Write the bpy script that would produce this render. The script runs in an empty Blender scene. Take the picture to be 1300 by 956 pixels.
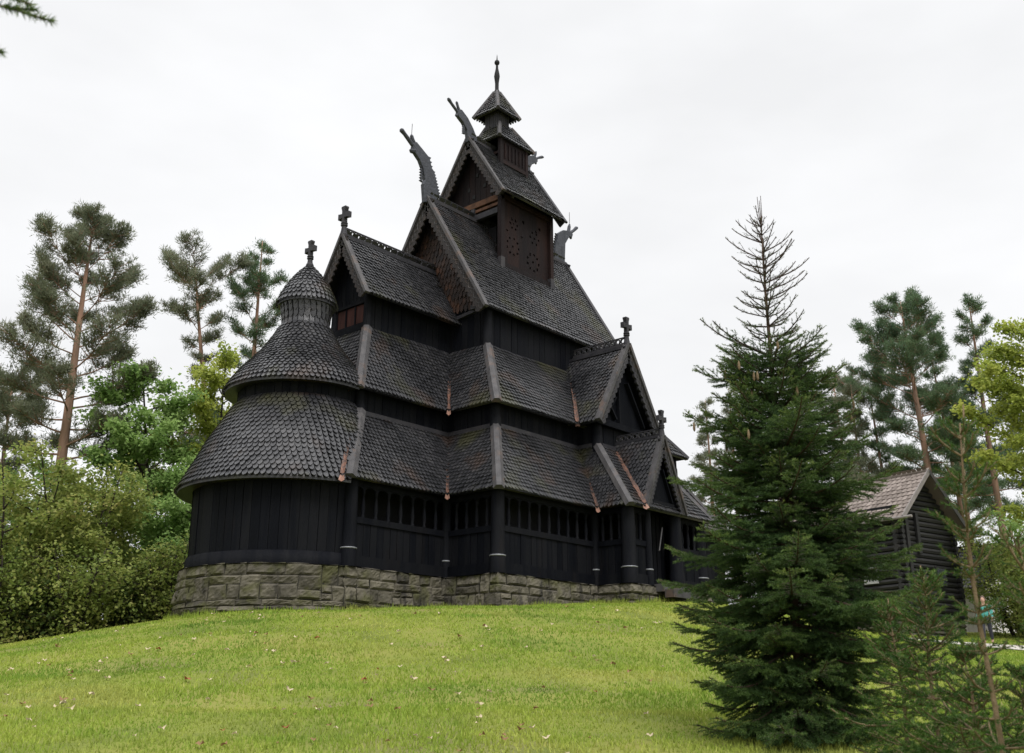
import bpy, math, random
import numpy as np
from mathutils import Vector, Matrix
random.seed(7)
RNG = np.random.default_rng(11)
SC = bpy.context.scene
COL = SC.collection
V = Vector

# ------------------------------------------------------------------ camera frame
CAM = V((-19.701, -26.457, -3.686)); YAW = 0.717; PITCH = 0.334; FPX = 1321.6
HD = V((math.cos(YAW), math.sin(YAW), 0)); RT = V((math.sin(YAW), -math.cos(YAW), 0))
FW = HD * math.cos(PITCH) + V((0, 0, math.sin(PITCH))); UP = RT.cross(FW)
def at(px, py, s):
    d = FW * FPX + RT * (px - 650) - UP * (py - 433)
    return CAM + d * (s / d.dot(HD))
def sr(s, r):
    p = CAM + HD * s + RT * r
    return p.x, p.y
def sstep(x, a, b):
    t = np.clip((x - a) / (b - a), 0, 1); return t * t * (3 - 2 * t)
def gz0(x, y):
    dx = np.asarray(x, float) - CAM.x; dy = np.asarray(y, float) - CAM.y
    s = dx * HD.x + dy * HD.y; r = dx * RT.x + dy * RT.y
    base = -5.2 + .075 * np.clip(s, -30, 36)
    base = base + sstep(r, 6, 14) * .12 * np.clip(s - 36, 0, 16)
    q = ((s - 38.3) / 15.5) ** 2 + ((r + 1.0) / 11.5) ** 2
    q = np.where(s > 38.3, ((s - 38.3) / 22) ** 2 + ((r + 1.0) / 11.5) ** 2, q)
    m = 2.15 / (1 + q * q)
    return base + m + .03 * np.sin(x * .9 + 1) * np.sin(y * .8) + .02 * np.sin(x * 2.1 + y * 1.7)

# surveyed heights where the lawn meets the stone base; a smooth correction makes the mound pass through them
_B = np.array([[-2.51, 1.68, -1.41], [-2.98, -.69, -1.44], [-2.24, -2.17, -1.37], [-1.05, -3.04, -1.3], [.02, -3.26, -1.25], [2.3, -3.26, -1.11], [3.76, -4.13, -1.04], [4.05, -5.46, -1.07], [6.27, -5.46, -.89], [8.62, -5.46, -.66], [8.57, -6.84, -.72], [10.64, -6.84, -.53]])
_K = lambda x, y: np.exp(-((np.asarray(x, float)[..., None] - _B[:, 0]) ** 2 + (np.asarray(y, float)[..., None] - _B[:, 1]) ** 2) / (2 * 4.0 ** 2))
_W = np.linalg.solve(_K(_B[:, 0], _B[:, 1]) + .02 * np.eye(len(_B)), _B[:, 2] - gz0(_B[:, 0], _B[:, 1]))
def gz(x, y): return gz0(x, y) + _K(x, y) @ _W

# ------------------------------------------------------------------ mesh builder
class MB:
    def __init__(s): s.v = []; s.f = []; s.r = []
    def face(s, pts, rnd=.5):
        n = len(s.v); s.v += [tuple(p) for p in pts]; s.f.append(tuple(range(n, n + len(pts)))); s.r.append(rnd)
    def raw(s, pts, faces, rnd=.5):
        n = len(s.v); s.v += [tuple(p) for p in pts]
        for f in faces: s.f.append(tuple(i + n for i in f)); s.r.append(rnd)
    def obox(s, c, ax, ay, az, rnd=None):
        c, ax, ay, az = V(c), V(ax), V(ay), V(az)
        p = [c + ax * i + ay * j + az * k for k in (-1, 1) for j in (-1, 1) for i in (-1, 1)]
        s.raw(p, [(0, 2, 3, 1), (4, 5, 7, 6), (0, 1, 5, 4), (2, 6, 7, 3), (0, 4, 6, 2), (1, 3, 7, 5)], random.random() if rnd is None else rnd)
    def box(s, a, b, rnd=None):
        a, b = V(a), V(b); c = (a + b) / 2; h = (b - a) / 2
        s.obox(c, (h.x, 0, 0), (0, h.y, 0), (0, 0, h.z), rnd)
    def beam(s, p0, p1, w, h, up=(0, 0, 1), rnd=None):
        p0, p1 = V(p0), V(p1); a = p1 - p0; u = V(up); sd = a.cross(u).normalized(); u2 = sd.cross(a).normalized()
        s.obox((p0 + p1) / 2, a / 2, sd * (w / 2), u2 * (h / 2), rnd)
    def extrude(s, poly, vec, rnd=.5):
        vec = V(vec); n = len(poly); a = [V(p) - vec / 2 for p in poly]; b = [p + vec for p in a]
        s.raw(a + b, [tuple(range(n))[::-1], tuple(range(n, 2 * n))] + [(i, (i + 1) % n, n + (i + 1) % n, n + i) for i in range(n)], rnd)
    def tube(s, pts, rad, n=8, rnd=.5, cap=True):
        pts = [V(p) for p in pts]; m = len(pts); vs = []; fs = []; u = None
        for i, p in enumerate(pts):
            d = (pts[min(i + 1, m - 1)] - pts[max(i - 1, 0)]).normalized()
            if u is None: u = d.orthogonal().normalized()
            u = (u - d * u.dot(d)).normalized(); w = d.cross(u); r = rad[i] if hasattr(rad, '__len__') else rad
            vs += [p + (u * math.cos(2 * math.pi * k / n) + w * math.sin(2 * math.pi * k / n)) * r for k in range(n)]
        for i in range(m - 1):
            for k in range(n): fs.append((i * n + k, i * n + (k + 1) % n, (i + 1) * n + (k + 1) % n, (i + 1) * n + k))
        if cap: fs += [tuple(range(n))[::-1], tuple(range((m - 1) * n, m * n))]
        s.raw(vs, fs, rnd)
    def lathe(s, c, prof, n=24, a0=0, a1=2 * math.pi, rnd=.5):
        c = V(c); full = abs(a1 - a0 - 2 * math.pi) < 1e-4; m = n if full else n + 1; vs = []; fs = []
        for r, z in prof:
            for k in range(m):
                a = a0 + (a1 - a0) * k / n; vs.append(c + V((r * math.cos(a), r * math.sin(a), z)))
        for i in range(len(prof) - 1):
            for k in range(n):
                k2 = (k + 1) % m; fs.append((i * m + k, i * m + k2, (i + 1) * m + k2, (i + 1) * m + k))
        s.raw(vs, fs, rnd)
    def build(s, name, mat, parent=None, smooth=False):
        me = bpy.data.meshes.new(name); me.from_pydata(s.v, [], s.f)
        at_ = me.attributes.new('rnd', 'FLOAT', 'FACE'); at_.data.foreach_set('value', np.array(s.r, np.float32))
        me.materials.append(mat)
        if smooth: me.polygons.foreach_set('use_smooth', np.ones(len(s.f), bool))
        me.update()
        return link(name, me, parent)
def link(name, me, parent=None):
    o = bpy.data.objects.new(name, me); COL.objects.link(o)
    if parent:
        o.parent = parent; o.matrix_parent_inverse = Matrix.Translation(parent.location).inverted() if parent.location.length else Matrix.Identity(4)
    return o
def npmesh(name, verts, k, mat, rnd=None, parent=None):
    """verts (n*k,3): n separate k-gons"""
    n = len(verts) // k; me = bpy.data.meshes.new(name)
    me.vertices.add(n * k); me.vertices.foreach_set('co', np.ascontiguousarray(verts, np.float32).ravel())
    me.loops.add(n * k); me.loops.foreach_set('vertex_index', np.arange(n * k, dtype=np.int32))
    me.polygons.add(n); me.polygons.foreach_set('loop_start', np.arange(0, n * k, k, dtype=np.int32))
    me.polygons.foreach_set('loop_total', np.full(n, k, np.int32))
    if rnd is None: rnd = RNG.random(n)
    a = me.attributes.new('rnd', 'FLOAT', 'FACE'); a.data.foreach_set('value', np.asarray(rnd, np.float32))
    me.materials.append(mat); me.update(calc_edges=True)
    return link(name, me, parent)
def empty(name, loc=(0, 0, 0)):
    o = bpy.data.objects.new(name, None); COL.objects.link(o); o.location = loc; o.empty_display_size = .3; return o
def tag(o, label, cat, group=None, kind=None):
    o['label'] = label; o['category'] = cat
    if group: o['group'] = group
    if kind: o['kind'] = kind
    return o
def copy_tree(o):
    c = o.copy(); COL.objects.link(c)
    for ch in list(o.children):
        d = ch.copy(); COL.objects.link(d); d.parent = c
    return c

# ------------------------------------------------------------------ materials
def mat(name, cols, rough=.6, rnd_w=.6, noise=3., nscale=(1, 1, 1), nw=.4, bump=0., bscale=40., bstretch=(1, 1, 1), spec=.4,
        trans=0., tint=None, metal=0., tint2=None):
    """cols: 2-4 colours along a ramp driven by the per-face random value and noise; tint: (colour, scale, threshold, amount) patches"""
    m = bpy.data.materials.new(name); m.use_nodes = True; nt = m.node_tree; N = nt.nodes; L = nt.links
    b = N['Principled BSDF']; b.inputs['Roughness'].default_value = rough; b.inputs['Specular IOR Level'].default_value = spec; b.inputs['Metallic'].default_value = metal
    tc = N.new('ShaderNodeTexCoord'); mp = N.new('ShaderNodeMapping'); mp.inputs['Scale'].default_value = nscale
    L.new(tc.outputs['Object'], mp.inputs['Vector'])
    nz = N.new('ShaderNodeTexNoise'); nz.inputs['Scale'].default_value = noise; nz.inputs['Detail'].default_value = 5
    L.new(mp.outputs['Vector'], nz.inputs['Vector'])
    a = N.new('ShaderNodeAttribute'); a.attribute_name = 'rnd'
    m1 = N.new('ShaderNodeMath'); m1.operation = 'MULTIPLY'; m1.inputs[1].default_value = rnd_w; L.new(a.outputs['Fac'], m1.inputs[0])
    m2 = N.new('ShaderNodeMapRange'); m2.inputs[1].default_value = .3; m2.inputs[2].default_value = .7; m2.inputs[4].default_value = 1 - rnd_w
    L.new(nz.outputs['Fac'], m2.inputs[0])
    m3 = N.new('ShaderNodeMath'); m3.operation = 'ADD'; L.new(m1.outputs[0], m3.inputs[0]); L.new(m2.outputs[0], m3.inputs[1])
    cr = N.new('ShaderNodeValToRGB'); L.new(m3.outputs[0], cr.inputs['Fac'])
    e = cr.color_ramp.elements
    while len(e) < len(cols): e.new(.5)
    for i, c in enumerate(cols): e[i].position = i / (len(cols) - 1); e[i].color = (*c, 1)
    out = cr.outputs['Color']
    for tt in (tint, tint2):
        if tt:
            tcx = N.new('ShaderNodeTexNoise'); tcx.inputs['Scale'].default_value = tt[1]; tcx.inputs['Detail'].default_value = 4
            mpp = N.new('ShaderNodeMapping'); mpp.inputs['Scale'].default_value = tt[4] if len(tt) > 4 else (1, 1, 1); mpp.inputs['Location'].default_value = (tt[1] * 3, 1, 2)
            L.new(tc.outputs['Object'], mpp.inputs['Vector']); L.new(mpp.outputs['Vector'], tcx.inputs['Vector'])
            mr = N.new('ShaderNodeMapRange'); mr.inputs[1].default_value = tt[2]; mr.inputs[2].default_value = tt[2] + .12; mr.inputs[4].default_value = tt[3]
            L.new(tcx.outputs['Fac'], mr.inputs[0])
            mx = N.new('ShaderNodeMix'); mx.data_type = 'RGBA'; L.new(mr.outputs[0], mx.inputs[0]); L.new(out, mx.inputs[6]); mx.inputs[7].default_value = (*tt[0], 1)
            out = mx.outputs[2]
    L.new(out, b.inputs['Base Color'])
    if bump:
        mb = N.new('ShaderNodeMapping'); mb.inputs['Scale'].default_value = bstretch; L.new(tc.outputs['Object'], mb.inputs['Vector'])
        nb = N.new('ShaderNodeTexNoise'); nb.inputs['Scale'].default_value = bscale; nb.inputs['Detail'].default_value = 6; L.new(mb.outputs['Vector'], nb.inputs['Vector'])
        bp = N.new('ShaderNodeBump'); bp.inputs['Strength'].default_value = bump; bp.inputs['Distance'].default_value = .03; L.new(nb.outputs['Fac'], bp.inputs['Height']); L.new(bp.outputs['Normal'], b.inputs['Normal'])
    if trans:
        t = N.new('ShaderNodeBsdfTranslucent'); L.new(out, t.inputs['Color']); ms = N.new('ShaderNodeMixShader'); ms.inputs[0].default_value = trans
        L.new(b.outputs[0], ms.inputs[1]); L.new(t.outputs[0], ms.inputs[2]); L.new(ms.outputs[0], N['Material Output'].inputs['Surface'])
    return m
TAR = mat('tarred_wood', [(.002, .0024, .004), (.0036, .0042, .0066), (.0085, .0088, .0108), (.005, .0056, .008)], .62, .55, 1.6, (2.5, 2.5, .25), bump=.6, bscale=14, bstretch=(6, 6, .4), spec=.07, tint=((.011, .0095, .0095), 1.1, .60, .5, (2, 2, .3)))
SHING = mat('tarred_shingles', [(.003, .003, .004), (.016, .016, .0185), (.028, .0275, .0305), (.050, .048, .050)], .38, .5, .7, bump=.5, bscale=24, spec=.5,
            tint=((.045, .044, .018), .5, .54, .7), tint2=((.062, .036, .024), .75, .57, .45))
REDSH = mat('worn_red_shingles', [(.010, .009, .010), (.022, .015, .013), (.034, .020, .015), (.11, .05, .028)], .55, .5, 1.1, bump=.3, bscale=30, spec=0.2)
REDW = mat('worn_brown_wood', [(.005, .0042, .005), (.012, .0075, .0075), (.022, .0105, .0085)], .65, .5, 1.6, (2, 2, .4), bump=.4, bscale=20, bstretch=(5, 5, .5), spec=0.12)
ORW = mat('bare_orange_wood', [(.035, .02, .013), (.10, .048, .027), (.03, .018, .013)], .7, .4, 3, bump=.3, bscale=30, spec=0.15)
RED = mat('faded_red_board', [(.025, .010, .009), (.065, .023, .018)], .7, .4, 3, (2, 2, .5), bump=.3, bscale=30, spec=0.15)
GREYW = mat('weathered_grey_wood', [(.030, .028, .029), (.058, .055, .057), (.092, .085, .084)], .6, .4, 3, (1.5, 1.5, .6), bump=.4, bscale=25, tint=((.10, .066, .05), 2.0, .56, .7), spec=0.22)
DGREYW = mat('dark_grey_wood', [(.014, .014, .017), (.030, .029, .033), (.044, .04, .042)], .55, .4, 3, bump=.3, bscale=25, spec=0.18)
DRAG = mat('dragon_grey_wood', [(.018, .019, .025), (.05, .053, .064), (.035, .034, .04)], .6, .3, 3.5, (1, 1, .5), bump=.9, bscale=9, spec=0.25)
CARV = mat('carved_edge_wood', [(.014, .012, .013), (.028, .024, .023), (.055, .038, .03)], .65, .4, 5, bump=.4, bscale=30, spec=0.2)
COPPER = mat('old_copper', [(.035, .026, .024), (.17, .085, .058), (.05, .035, .03), (.24, .13, .095)], .55, .3, 7, metal=.35, bump=.2, bscale=20)
COPTIP = mat('bright_copper', [(.20, .11, .08), (.38, .23, .175)], .5, .3, 6, metal=.5)
IRON = mat('grey_iron', [(.16, .165, .18), (.26, .265, .28)], .5, .4, 6, metal=.3)
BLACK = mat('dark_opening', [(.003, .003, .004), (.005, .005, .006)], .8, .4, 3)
STONE = mat('rough_stone', [(.030, .027, .023), (.072, .065, .050), (.13, .117, .088), (.05, .044, .038)], .9, .62, 2.5, bump=1., bscale=7, spec=.2,
            tint=((.062, .064, .02), 1.7, .50, .65), tint2=((.02, .019, .017), 2.4, .56, .8, (1, 1, .2)))
JOINT = mat('dark_joint', [(.02, .019, .016), (.04, .038, .03)], .95, .4, 4, spec=.1)
def ground_mat():
    m = mat('lawn_ground', [(.10, .12, .028), (.15, .17, .034), (.19, .18, .05)], .95, .2, .6, bump=.6, bscale=12, spec=.1, tint=((.15, .13, .06), .35, .56, .5))
    return m
GRASS = mat('grass_blades', [(.10, .18, .026), (.20, .29, .04), (.31, .37, .06), (.48, .44, .16)], .75, .6, .35, spec=.15, trans=.3, tint=((.40, .36, .11), .25, .55, .45), tint2=((.13, .24, .03), .5, .58, .5))
PATHM = mat('pale_gravel', [(.36, .33, .29), (.5, .47, .42)], .95, .3, 8, bump=.5, bscale=60, spec=.1)
BARKP = mat('pine_bark', [(.11, .085, .07), (.25, .16, .115), (.36, .215, .15)], .9, .3, 1.2, (3, 3, .6), bump=.8, bscale=12, bstretch=(1, 1, .3), spec=.1)
BARKD = mat('dark_bark', [(.028, .024, .02), (.055, .045, .036)], .9, .3, 2, bump=.6, bscale=15, spec=.1)
BARKS = mat('spruce_bark', [(.05, .034, .026), (.10, .065, .045)], .85, .3, 4, bump=.5, bscale=25, spec=.15)
TWIG = mat('bare_shoot', [(.035, .022, .022), (.07, .042, .036)], .8, .4, 4)
SAPB = mat('sapling_bark', [(.12, .085, .045), (.20, .14, .075)], .8, .3, 8, bump=.4, bscale=40)
NEEDP = mat('pine_needles', [(.075, .09, .058), (.125, .145, .088), (.18, .195, .12), (.24, .23, .16)], .7, .6, .5, spec=.3, trans=.45)  # flare fade of the left pines is painted into this paler needle colour
NEEDP2 = mat('blue_green_pine_needles', [(.045, .08, .048), (.085, .135, .07), (.12, .18, .085), (.18, .205, .10)], .7, .6, .5, spec=.3, trans=.45)
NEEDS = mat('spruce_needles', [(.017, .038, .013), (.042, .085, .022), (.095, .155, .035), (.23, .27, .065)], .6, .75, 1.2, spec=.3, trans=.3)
NEEDY = mat('sapling_needles', [(.02, .05, .010), (.045, .10, .018), (.09, .16, .026), (.19, .24, .04)], .6, .65, 1.2, spec=.25, trans=.35)
LEAFG = mat('maple_leaves', [(.09, .17, .045), (.19, .31, .085), (.29, .41, .13), (.38, .46, .18)], .6, .6, .4, spec=.25, trans=.55)
LEAFY = mat('yellow_green_leaves', [(.14, .20, .035), (.25, .31, .055), (.36, .40, .08), (.42, .41, .11)], .6, .55, .4, spec=.25, trans=.5)
LEAFO = mat('hazel_leaves', [(.075, .12, .03), (.18, .24, .055), (.30, .33, .085), (.42, .35, .14)], .6, .65, .5, spec=.25, trans=.5)  # flare and backlight on the left foliage painted in as a brighter leaf colour
LEAFD = mat('dark_shrub_leaves', [(.03, .06, .016), (.09, .14, .035), (.19, .22, .065)], .6, .7, .6, spec=.3, trans=.45)  # brightened too, with backlight and flare put into the leaf colour
DRY = [mat('dry_leaf_pale', [(.42, .34, .22), (.58, .48, .34)], .8, .5, 3, trans=.2), mat('dry_leaf_brown', [(.18, .10, .05), (.30, .17, .08)], .8, .5, 3, trans=.2),
       mat('dry_leaf_red', [(.25, .07, .035), (.34, .12, .05)], .8, .5, 3, trans=.2)]
LOG = mat('tarred_logs', [(.006, .006, .0065), (.013, .0125, .013), (.028, .026, .025)], .6, .5, 2, (.4, .4, 3), bump=.5, bscale=12, bstretch=(.4, .4, 6))
TILE = mat('old_clay_tiles', [(.12, .098, .085), (.20, .165, .145), (.28, .235, .21)], .8, .6, 1.2, bump=.3, bscale=20, spec=.2)
WHITE = mat('white_paint', [(.30, .30, .29), (.45, .45, .44)], .6, .3, 4)
PALEB = mat('faded_pale_board', [(.14, .125, .12), (.24, .215, .205)], .7, .4, 3)
PALEW = mat('pale_wall', [(.42, .40, .38), (.52, .50, .48)], .8, .3, 2)
GLASS = mat('dark_glass', [(.02, .024, .03), (.035, .04, .05)], .12, .3, 2, spec=.6)
SKIN = mat('skin', [(.45, .27, .2), (.5, .31, .23)], .6, .3, 5)
TEAL = mat('teal_fabric', [(.05, .30, .27), (.12, .42, .38)], .8, .3, 6)
TROUS = mat('dark_trousers', [(.02, .022, .03), (.04, .042, .055)], .85, .3, 6)
HAIR = mat('brown_hair', [(.05, .03, .02), (.09, .055, .03)], .6, .3, 8)

# ------------------------------------------------------------------ shingles
def shingle(mb, P, a, b, n, w, L, lift, th, rnd, style=0):
    h = w / 2
    if style == 0: pts = [(-h, .74 * w), (-.64 * h, .26 * w), (0, 0), (.64 * h, .26 * w), (h, .74 * w), (h, L), (-h, L)]
    elif style == 1: pts = [(-h, .75 * w), (-.45 * h, .25 * w), (0, 0), (.45 * h, .25 * w), (h, .75 * w), (h, L), (-h, L)]
    else: pts = [(-h, .05 * w), (-.5 * h, 0), (0, .0), (.5 * h, 0), (h, .05 * w), (h, L), (-h, L)]
    top = [P + a * x + b * y + n * (lift * (1 - y / L) + th) for x, y in pts]
    bot = [p - n * th for p in top[:5]]
    mb.raw(top + bot, [tuple(range(7)), (0, 7, 8, 1), (1, 8, 9, 2), (2, 9, 10, 3), (3, 10, 11, 4)], rnd)
def shingled(mb, e0, e1, t1, t0, w=.17, ex=.17, style=0, lift=.07, th=.034, over=.06, slab=.07, sag=0.):
    e0, e1, t1, t0 = V(e0), V(e1), V(t1), V(t0)
    n = ((e1 - e0).cross(((t0 + t1) - (e0 + e1)) / 2)).normalized()
    Ls = (((t0 + t1) - (e0 + e1)) / 2).length; nr = max(1, round(Ls / ex)); exx = Ls / nr
    lo = [p - n * slab for p in (e0, e1, t1, t0)]
    mb.raw([e0, e1, t1, t0] + lo, [(0, 1, 2, 3), (7, 6, 5, 4), (0, 4, 5, 1), (1, 5, 6, 2), (2, 6, 7, 3), (3, 7, 4, 0)], -1.)  # underlay coloured near black, painting in the dark of the gaps between shingles
    for i in range(nr):
        v = i / nr; A = e0.lerp(t0, v); B = e1.lerp(t1, v); d = B - A; W = d.length
        if W < .06: continue
        a = d / W; b = n.cross(a).normalized(); m = max(1, round(W / w)); ww = W / m
        if v == 0: A = A - b * over; 
        k0 = 0 if i % 2 == 0 else -1
        for j in range(k0, m):
            u0 = j + (0 if i % 2 == 0 else .5); u1 = u0 + 1; u0 = max(u0, 0); u1 = min(u1, m)
            if u1 - u0 < .2: continue
            rr = random.random()
            P = A + a * ((u0 + u1) / 2 * ww) + b * random.uniform(-.012, .012)
            
            P = P + n * (.012 * math.sin(1.3 * P.x + .9 * P.z) + .010 * math.sin(2.3 * P.y + P.x * .7))
            if random.random() < .03: P = P - b * random.uniform(.01, .04)      # slipped shingle
            shingle(mb, P, a, b, n, (u1 - u0) * ww * random.uniform(.80, .90), exx * 1.9 + (over if v == 0 else 0), lift * random.uniform(.85, 1.2), th, rr, style)
def resample(prof, ex):
    P = [V((r, 0, z)) for r, z in prof]; out = [P[0]]; acc = 0
    D = [0]
    for i in range(1, len(P)): D.append(D[-1] + (P[i] - P[i - 1]).length)
    n = max(1, round(D[-1] / ex))
    res = []
    for k in range(n + 1):
        d = D[-1] * k / n; i = 1
        while i < len(P) - 1 and D[i] < d: i += 1
        t = (d - D[i - 1]) / (D[i] - D[i - 1]); q = P[i - 1].lerp(P[i], t); res.append((q.x, q.z))
    return res
def shingled_round(mb, c, prof, angfn, w=.17, ex=.17, style=0, lift=.07, th=.034):
    """prof from eave to top; angfn(r,z) -> (a_start, a_end) counter-clockwise"""
    c = V(c); rows = resample(prof, ex); m = 56
    vs = []; fs = []
    for r, z in rows:
        a0, a1 = angfn(r, z)
        for k in range(m + 1):
            a = a0 + (a1 - a0) * k / m; vs.append(c + V((r * math.cos(a), r * math.sin(a), z)))
    for i in range(len(rows) - 1):
        for k in range(m): fs.append((i * (m + 1) + k, i * (m + 1) + k + 1, (i + 1) * (m + 1) + k + 1, (i + 1) * (m + 1) + k))
    mb.raw(vs, fs, -1.)  # round underlay, its near black colour paints the dark gaps
    for i in range(len(rows) - 1):
        (r, z), (r2, z2) = rows[i], rows[i + 1]
        a0, a1 = angfn(r, z); cnt = max(3, round((a1 - a0) * r / w)); L = math.hypot(r2 - r, z2 - z)
        for j in range(cnt + 1):
            u = (j + (.5 if i % 2 == 0 else 0)) / cnt
            if u > 1.001: continue
            a = a0 + (a1 - a0) * u; er = V((math.cos(a), math.sin(a), 0)); ta = V((-math.sin(a), math.cos(a), 0))
            b = (er * (r2 - r) + V((0, 0, z2 - z))) / L; n = ta.cross(b).normalized()
            P = c + er * r + V((0, 0, z)) + b * random.uniform(-.012, .012) - (b * .05 if i == 0 else V())
            shingle(mb, P, ta, b, n, (a1 - a0) * r / cnt * random.uniform(.80, .90), L * 1.9, lift * random.uniform(.85, 1.2), th, random.random(), style)
        if i == 0:  # eave underside
            k = 48; vs = []; fs = []
            for rr_, zz in ((r, z + .0), (r, z - .07), (r - .45, z - .02)):
                for q in range(k + 1):
                    a = a0 + (a1 - a0) * q / k; vs.append(c + V((rr_ * math.cos(a), rr_ * math.sin(a), zz)))
            for q in range(2):
                for k_ in range(k): fs.append((q * (k + 1) + k_, (q + 1) * (k + 1) + k_, (q + 1) * (k + 1) + k_ + 1, q * (k + 1) + k_ + 1))
            mb.raw(vs, fs, .3)

# ------------------------------------------------------------------ wooden details
def planks(mb, p0, p1, z0, z1, out, w=.23, th=.05, jit=.012):
    p0, p1, out = V(p0), V(p1), V(out); d = p1 - p0; W = d.length; a = d / W; m = max(1, round(W / w)); ww = W / m
    mb.obox((p0 + p1) / 2 - out * (th / 2 + .03) + V((0, 0, (z0 + z1) / 2)), d / 2, out * .02, V((0, 0, (z1 - z0) / 2)), .1)
    for j in range(m):
        c = p0 + a * ((j + .5) * ww) + out * random.uniform(-jit, jit) + V((0, 0, (z0 + z1) / 2))
        mb.obox(c, a * (ww / 2 - .008), out * (th / 2), V((0, 0, (z1 - z0) / 2)))
def hip_cap(name, p0, p1, n0, n1, parent, w=.36, m=None):
    """angled board cover over a hip, p0 low p1 high"""
    p0, p1 = V(p0), V(p1); a = (p1 - p0).normalized(); n = (V(n0) + V(n1)).normalized(); n = (n - a * n.dot(a)).normalized(); sd = a.cross(n)
    mb = MB(); k = 10; prof = [(-w / 2, -.10), (-w * .22, .035), (w * .22, .035), (w / 2, -.10), (w / 2 - .03, -.13), (-w / 2 + .03, -.13)]
    ring = lambda q: [q + sd * x + n * (y + .10) for x, y in prof]
    A, B = ring(p0 - a * .06), ring(p1)
    mb.raw(A + B, [(0, 1, 7, 6), (1, 2, 8, 7), (2, 3, 9, 8), (3, 4, 10, 9), (4, 5, 11, 10), (5, 0, 6, 11), (5, 4, 3, 2, 1, 0), (6, 7, 8, 9, 10, 11)])
    mb.f = [f[::-1] for f in mb.f]
    return mb.build(name, m or GREYW, parent)
def valley(p0, p1, n0, n1, parent, w=.105, tip=True):
    """copper gutter in a roof valley, p0 low"""
    p0, p1 = V(p0), V(p1); a = (p1 - p0).normalized(); n = (V(n0) + V(n1)).normalized(); n = (n - a * n.dot(a)).normalized(); sd = a.cross(n)
    mb = MB(); N = 14; L = []
    for i in range(N + 1):
        q = p0.lerp(p1, i / N); ww = w * random.uniform(.75, 1.15) * (1 if i else 1.1)
        L += [q + sd * (ww / 2) + n * .15, q + n * .115, q - sd * (ww / 2) + n * .15]
    mb.raw(L, [f for i in range(N) for f in ((3 * i, 3 * i + 1, 3 * i + 4, 3 * i + 3), (3 * i + 1, 3 * i + 2, 3 * i + 5, 3 * i + 4))])
    o = mb.build('valley_flashing', COPPER, parent)
    if tip:
        t = MB(); b = p0 - a * .20 - V((0, 0, .03))
        pts = [p0 + sd * w * .5 + n * .09, p0 + n * .05, p0 - sd * w * .5 + n * .09, b - sd * w * .72 + n * .10, b + n * .03, b + sd * w * .72 + n * .10]
        t.raw(pts, [(0, 1, 4, 5), (1, 2, 3, 4)]); t.raw([p - n * .012 for p in pts], [(5, 4, 1, 0), (4, 3, 2, 1)])
        t.build('spout', COPTIP, o)
    return o
def barge(foot, apex, out, parent, d=.34, th=.07, carve=True, sc=.17, matb=None, name='bargeboard', rail=.09):
    foot, apex, out = V(foot), V(apex), V(out).normalized(); a = apex - foot; L = a.length; a /= L
    pr = out.cross(a); pr = pr if pr.z < 0 else -pr
    N = max(12, int(L / sc) * 6); mb = MB(); T = []; B = []
    for i in range(N + 1):
        u = i / N; q = foot.lerp(apex, u); T.append(q); B.append(q + pr * (d * (.76 + .24 * abs(math.sin(u * L / sc * math.pi)))) if carve else q + pr * d)
    h = out * (th / 2); vs = []
    for t, b in zip(T, B): vs += [t - h, t + h, b + h, b - h]
    fs = []
    for i in range(N):
        k = 4 * i
        for j in range(4): fs.append((k + j, k + (j + 1) % 4, k + 4 + (j + 1) % 4, k + 4 + j))
    fs += [(0, 1, 2, 3), (4 * N + 3, 4 * N + 2, 4 * N + 1, 4 * N)]
    mb.raw(vs, fs)
    o = mb.build(name, matb or CARV if carve else (matb or DGREYW), parent)
    r = MB(); r.beam(foot - a * .05 - pr * .02, apex - pr * .02, th + .14, rail, up=-pr); r.build('rail', GREYW if carve else DGREYW, o)
    if carve:
        c = MB()
        for off, ph in ((.38, 0), (.38, math.pi)):
            c.tube([foot.lerp(apex, i / (N * 1.)) + pr * d * (off + .16 * math.sin(i / N * L / sc * math.pi + ph)) + h * 1.05 for i in range(N + 1)], .013, 4)
        c.build('carving', GREYW, o)
    return o
def crest(p0, p1, parent, r=.115, m=None):
    p0, p1 = V(p0), V(p1); d = p1 - p0; L = d.length; a = d / L; z = V((0, 0, 1)); n = a.cross(z); mb = MB()
    mb.beam(p0 + z * .03, p1 + z * .03, .16, .10)
    k = max(1, int(L / (2 * r + .005))); st = L / k
    for i in range(k):
        c = p0 + a * ((i + .5) * st) + z * (.08 + r); S = 12; vs = []
        for q in range(S):
            t = 2 * math.pi * q / S; e = a * math.cos(t) + z * math.sin(t)
            for rr, hh in ((r, -.03), (r, .03), (r * .62, .03), (r * .62, -.03)): vs.append(c + e * rr * (1.03) + n * hh)
        mb.raw(vs, [(4 * q + j, 4 * ((q + 1) % S) + j, 4 * ((q + 1) % S) + (j + 1) % 4, 4 * q + (j + 1) % 4) for q in range(S) for j in range(4)])
    mb.beam(p0 + z * (.09 + 2 * r), p1 + z * (.09 + 2 * r), .07, .035)
    return mb.build('ridge_crest', m or DGREYW, parent)
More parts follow.
